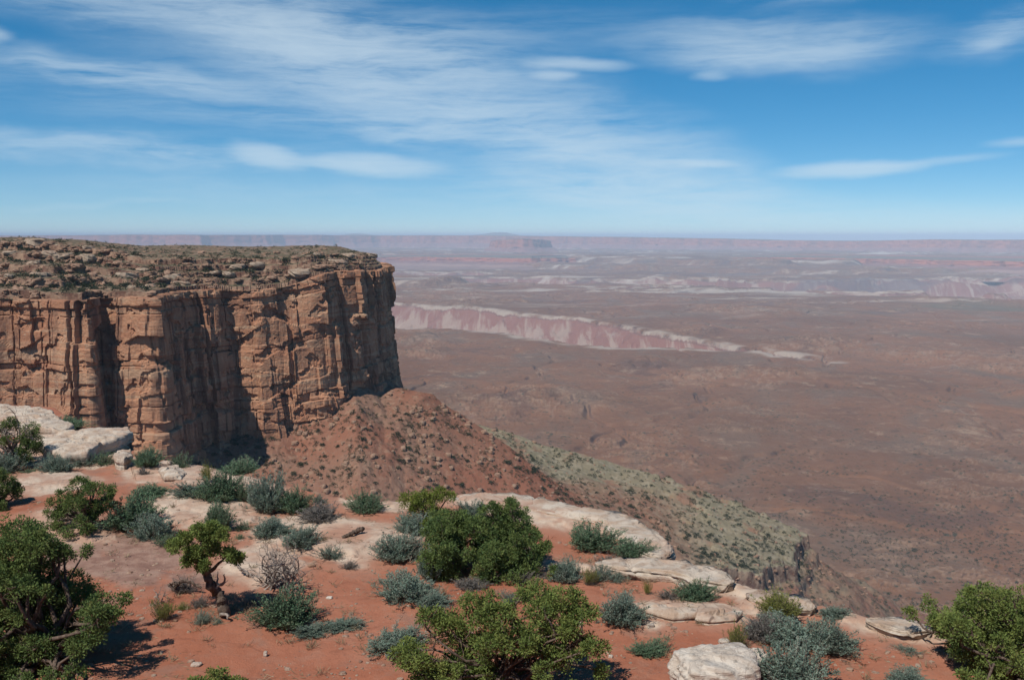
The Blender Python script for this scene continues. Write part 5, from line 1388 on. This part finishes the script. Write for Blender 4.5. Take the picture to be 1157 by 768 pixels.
# fallen blocks
BZ_ = [((215, 610), (440, 560), 480, (0.3, 2.8), ('talus_slope',), 'angular brown block fallen on the red rubble slope below the cliff', 'blocks on the rubble slope', 70, (1, 0.8, 0.75)),
       ((0, 425), (268, 350), 900, (0.7, 4.2), ('mesa_top',), 'flat brown rock lying on the ledges of the mesa top', 'rocks on the mesa top', 60, (1.0, 0.75, 0.32)),
       ((590, 1000), (500, 680), 800, (0.35, 1.8), ('talus_slope',), 'grey brown block lying on the grey green spur', 'blocks on the spur', 30, (1, 0.8, 0.6)),
       ((440, 560), (432, 520), 120, (0.6, 3.0), ('talus_slope',), 'red brown block near the crest of the rubble slope', 'blocks near the crest', 15, (1, 0.8, 0.7))]
rub = []
for (x0, x1), (y0, y1), n, (s0_, s1_), surf, label, group, singles, asp in BZ_:
    got = []
    for _ in range(n * 3):
        if len(got) >= n: break
        h_ = hit(x0 + (x1 - x0) * g.random(), y0 + (y1 - y0) * g.random())
        if not h_ or h_[2].split('.')[0] not in surf or h_[0].y > 800: continue
        if fbm(np.array([h_[0].x / 13]), np.array([h_[0].y / 13]), 887, 3)[0] < 0.02 and g.random() < 0.85: continue
        got.append((h_[0].copy(), (s0_ + (s1_ - s0_) * g.random() ** 4.5) * 0.5, asp))
    got.sort(key=lambda t: -t[1] / t[0].y)
    for i, (loc, s_, a_) in enumerate(got):
        if i < singles:
            o = link(BLKm[i % 6], 'boulder'); o.location = loc + Vector((0, 0, 0.1 * s_)); o.scale = (s_ * a_[0], s_ * a_[1], s_ * a_[2]); o.rotation_euler = (0.2 * g.normal(), 0.2 * g.normal(), g.random() * 6.28)
            tag(o, label, 'boulder', group)
        else: rub.append((loc, s_, a_))
# slabs resting along the lips of the mesa ledges
pm = pxx(MX, MY); tm = (dM + 7 * fbm(MX / 30, MY / 30, 81, 4) * sstep(2, 10, dM) + 2.0 * fbm(MX / 6, MY / 6, 82, 3) * sstep(1, 6, dM)) / setb(pm)
fm = tm * 5 - np.floor(tm * 5)
idx = np.argwhere((fm > 0.06) & (fm < 0.13) & (tm > 0) & (tm < 1) & (dM > 3) & (MY < 560))
idx = idx[g.permutation(len(idx))[:240]]
ledges = [(Vector((MX[a, b], MY[a, b], MZ[a, b])), (0.7 + 3.6 * g.random() ** 3), (1.0, 0.55 + 0.4 * g.random(), 0.22 + 0.2 * g.random())) for a, b in idx]
ledges.sort(key=lambda t: -t[1] / t[0].y)
for i, (loc, s_, a_) in enumerate(ledges):
    if i < 60:
        h_ = hit(578.5 + FPX * loc.x / loc.y, 384 + FPX * math.tan(math.atan2(CAMZ - loc.z - 0.4, loc.y) - PITCH))
        if not h_ or (h_[0] - loc).length > 8: continue
        o = link(BLKp[i % 6], 'flat_ledge_rock'); o.location = loc; o.scale = (s_ * a_[0], s_ * a_[1], s_ * a_[2]); o.rotation_euler = (0.1 * g.normal(), 0.1 * g.normal(), g.random() * 6.28)
        tag(o, 'flat pale brown slab overhanging a ledge lip on the mesa top', 'rock slab', 'slabs on the mesa ledges')
    else: rub.append((loc, s_, a_))
o = link(scatter_mesh('rubble', [b_[0] for b_ in BLK], [b_[1] for b_ in BLK], np.array([tuple(l) for l, _, _ in rub]), np.array([[s_ * a_[0], s_ * a_[1], s_ * a_[2]] for _, s_, a_ in rub]), g.random(len(rub)) * 6.28, m_tblk))
tag(o, 'broken rock rubble strewn over the far slopes', kind='stuff')

# ================================================================== HAZE
m_hz = bpy.data.materials.new('haze_air'); m_hz.use_nodes = True
m_hz.node_tree.nodes.clear(); nt = NT(m_hz.node_tree)
o_ = nt.node('ShaderNodeOutputMaterial'); pv = nt.node('ShaderNodeVolumePrincipled')
pv.inputs['Color'].default_value = (0.66, 0.82, 1.0, 1)
pv.inputs['Density'].default_value = 5.0e-5
pv.inputs['Anisotropy'].default_value = -0.4
nt.l.new(pv.outputs[0], o_.inputs['Volume'])
zlo = min(float(BZ.min()), -360.0) - 1.0 - 0.0
hx = 120000.0; ztop = 120.0; zlo = min(zlo, Z0 - 0.25 * 370 - 20)
HV = np.array([[sx * hx, sy * hx, z] for z in (zlo, ztop) for sx, sy in ((-1, -1), (1, -1), (1, 1), (-1, 1))])
HF = np.array([[0, 3, 2, 1], [4, 5, 6, 7], [0, 1, 5, 4], [1, 2, 6, 5], [2, 3, 7, 6], [3, 0, 4, 7]])
haze = link(mesh_np('haze', HV, HF, m_hz))
tag(haze, 'thin blue desert haze over the far canyon country', kind='stuff')
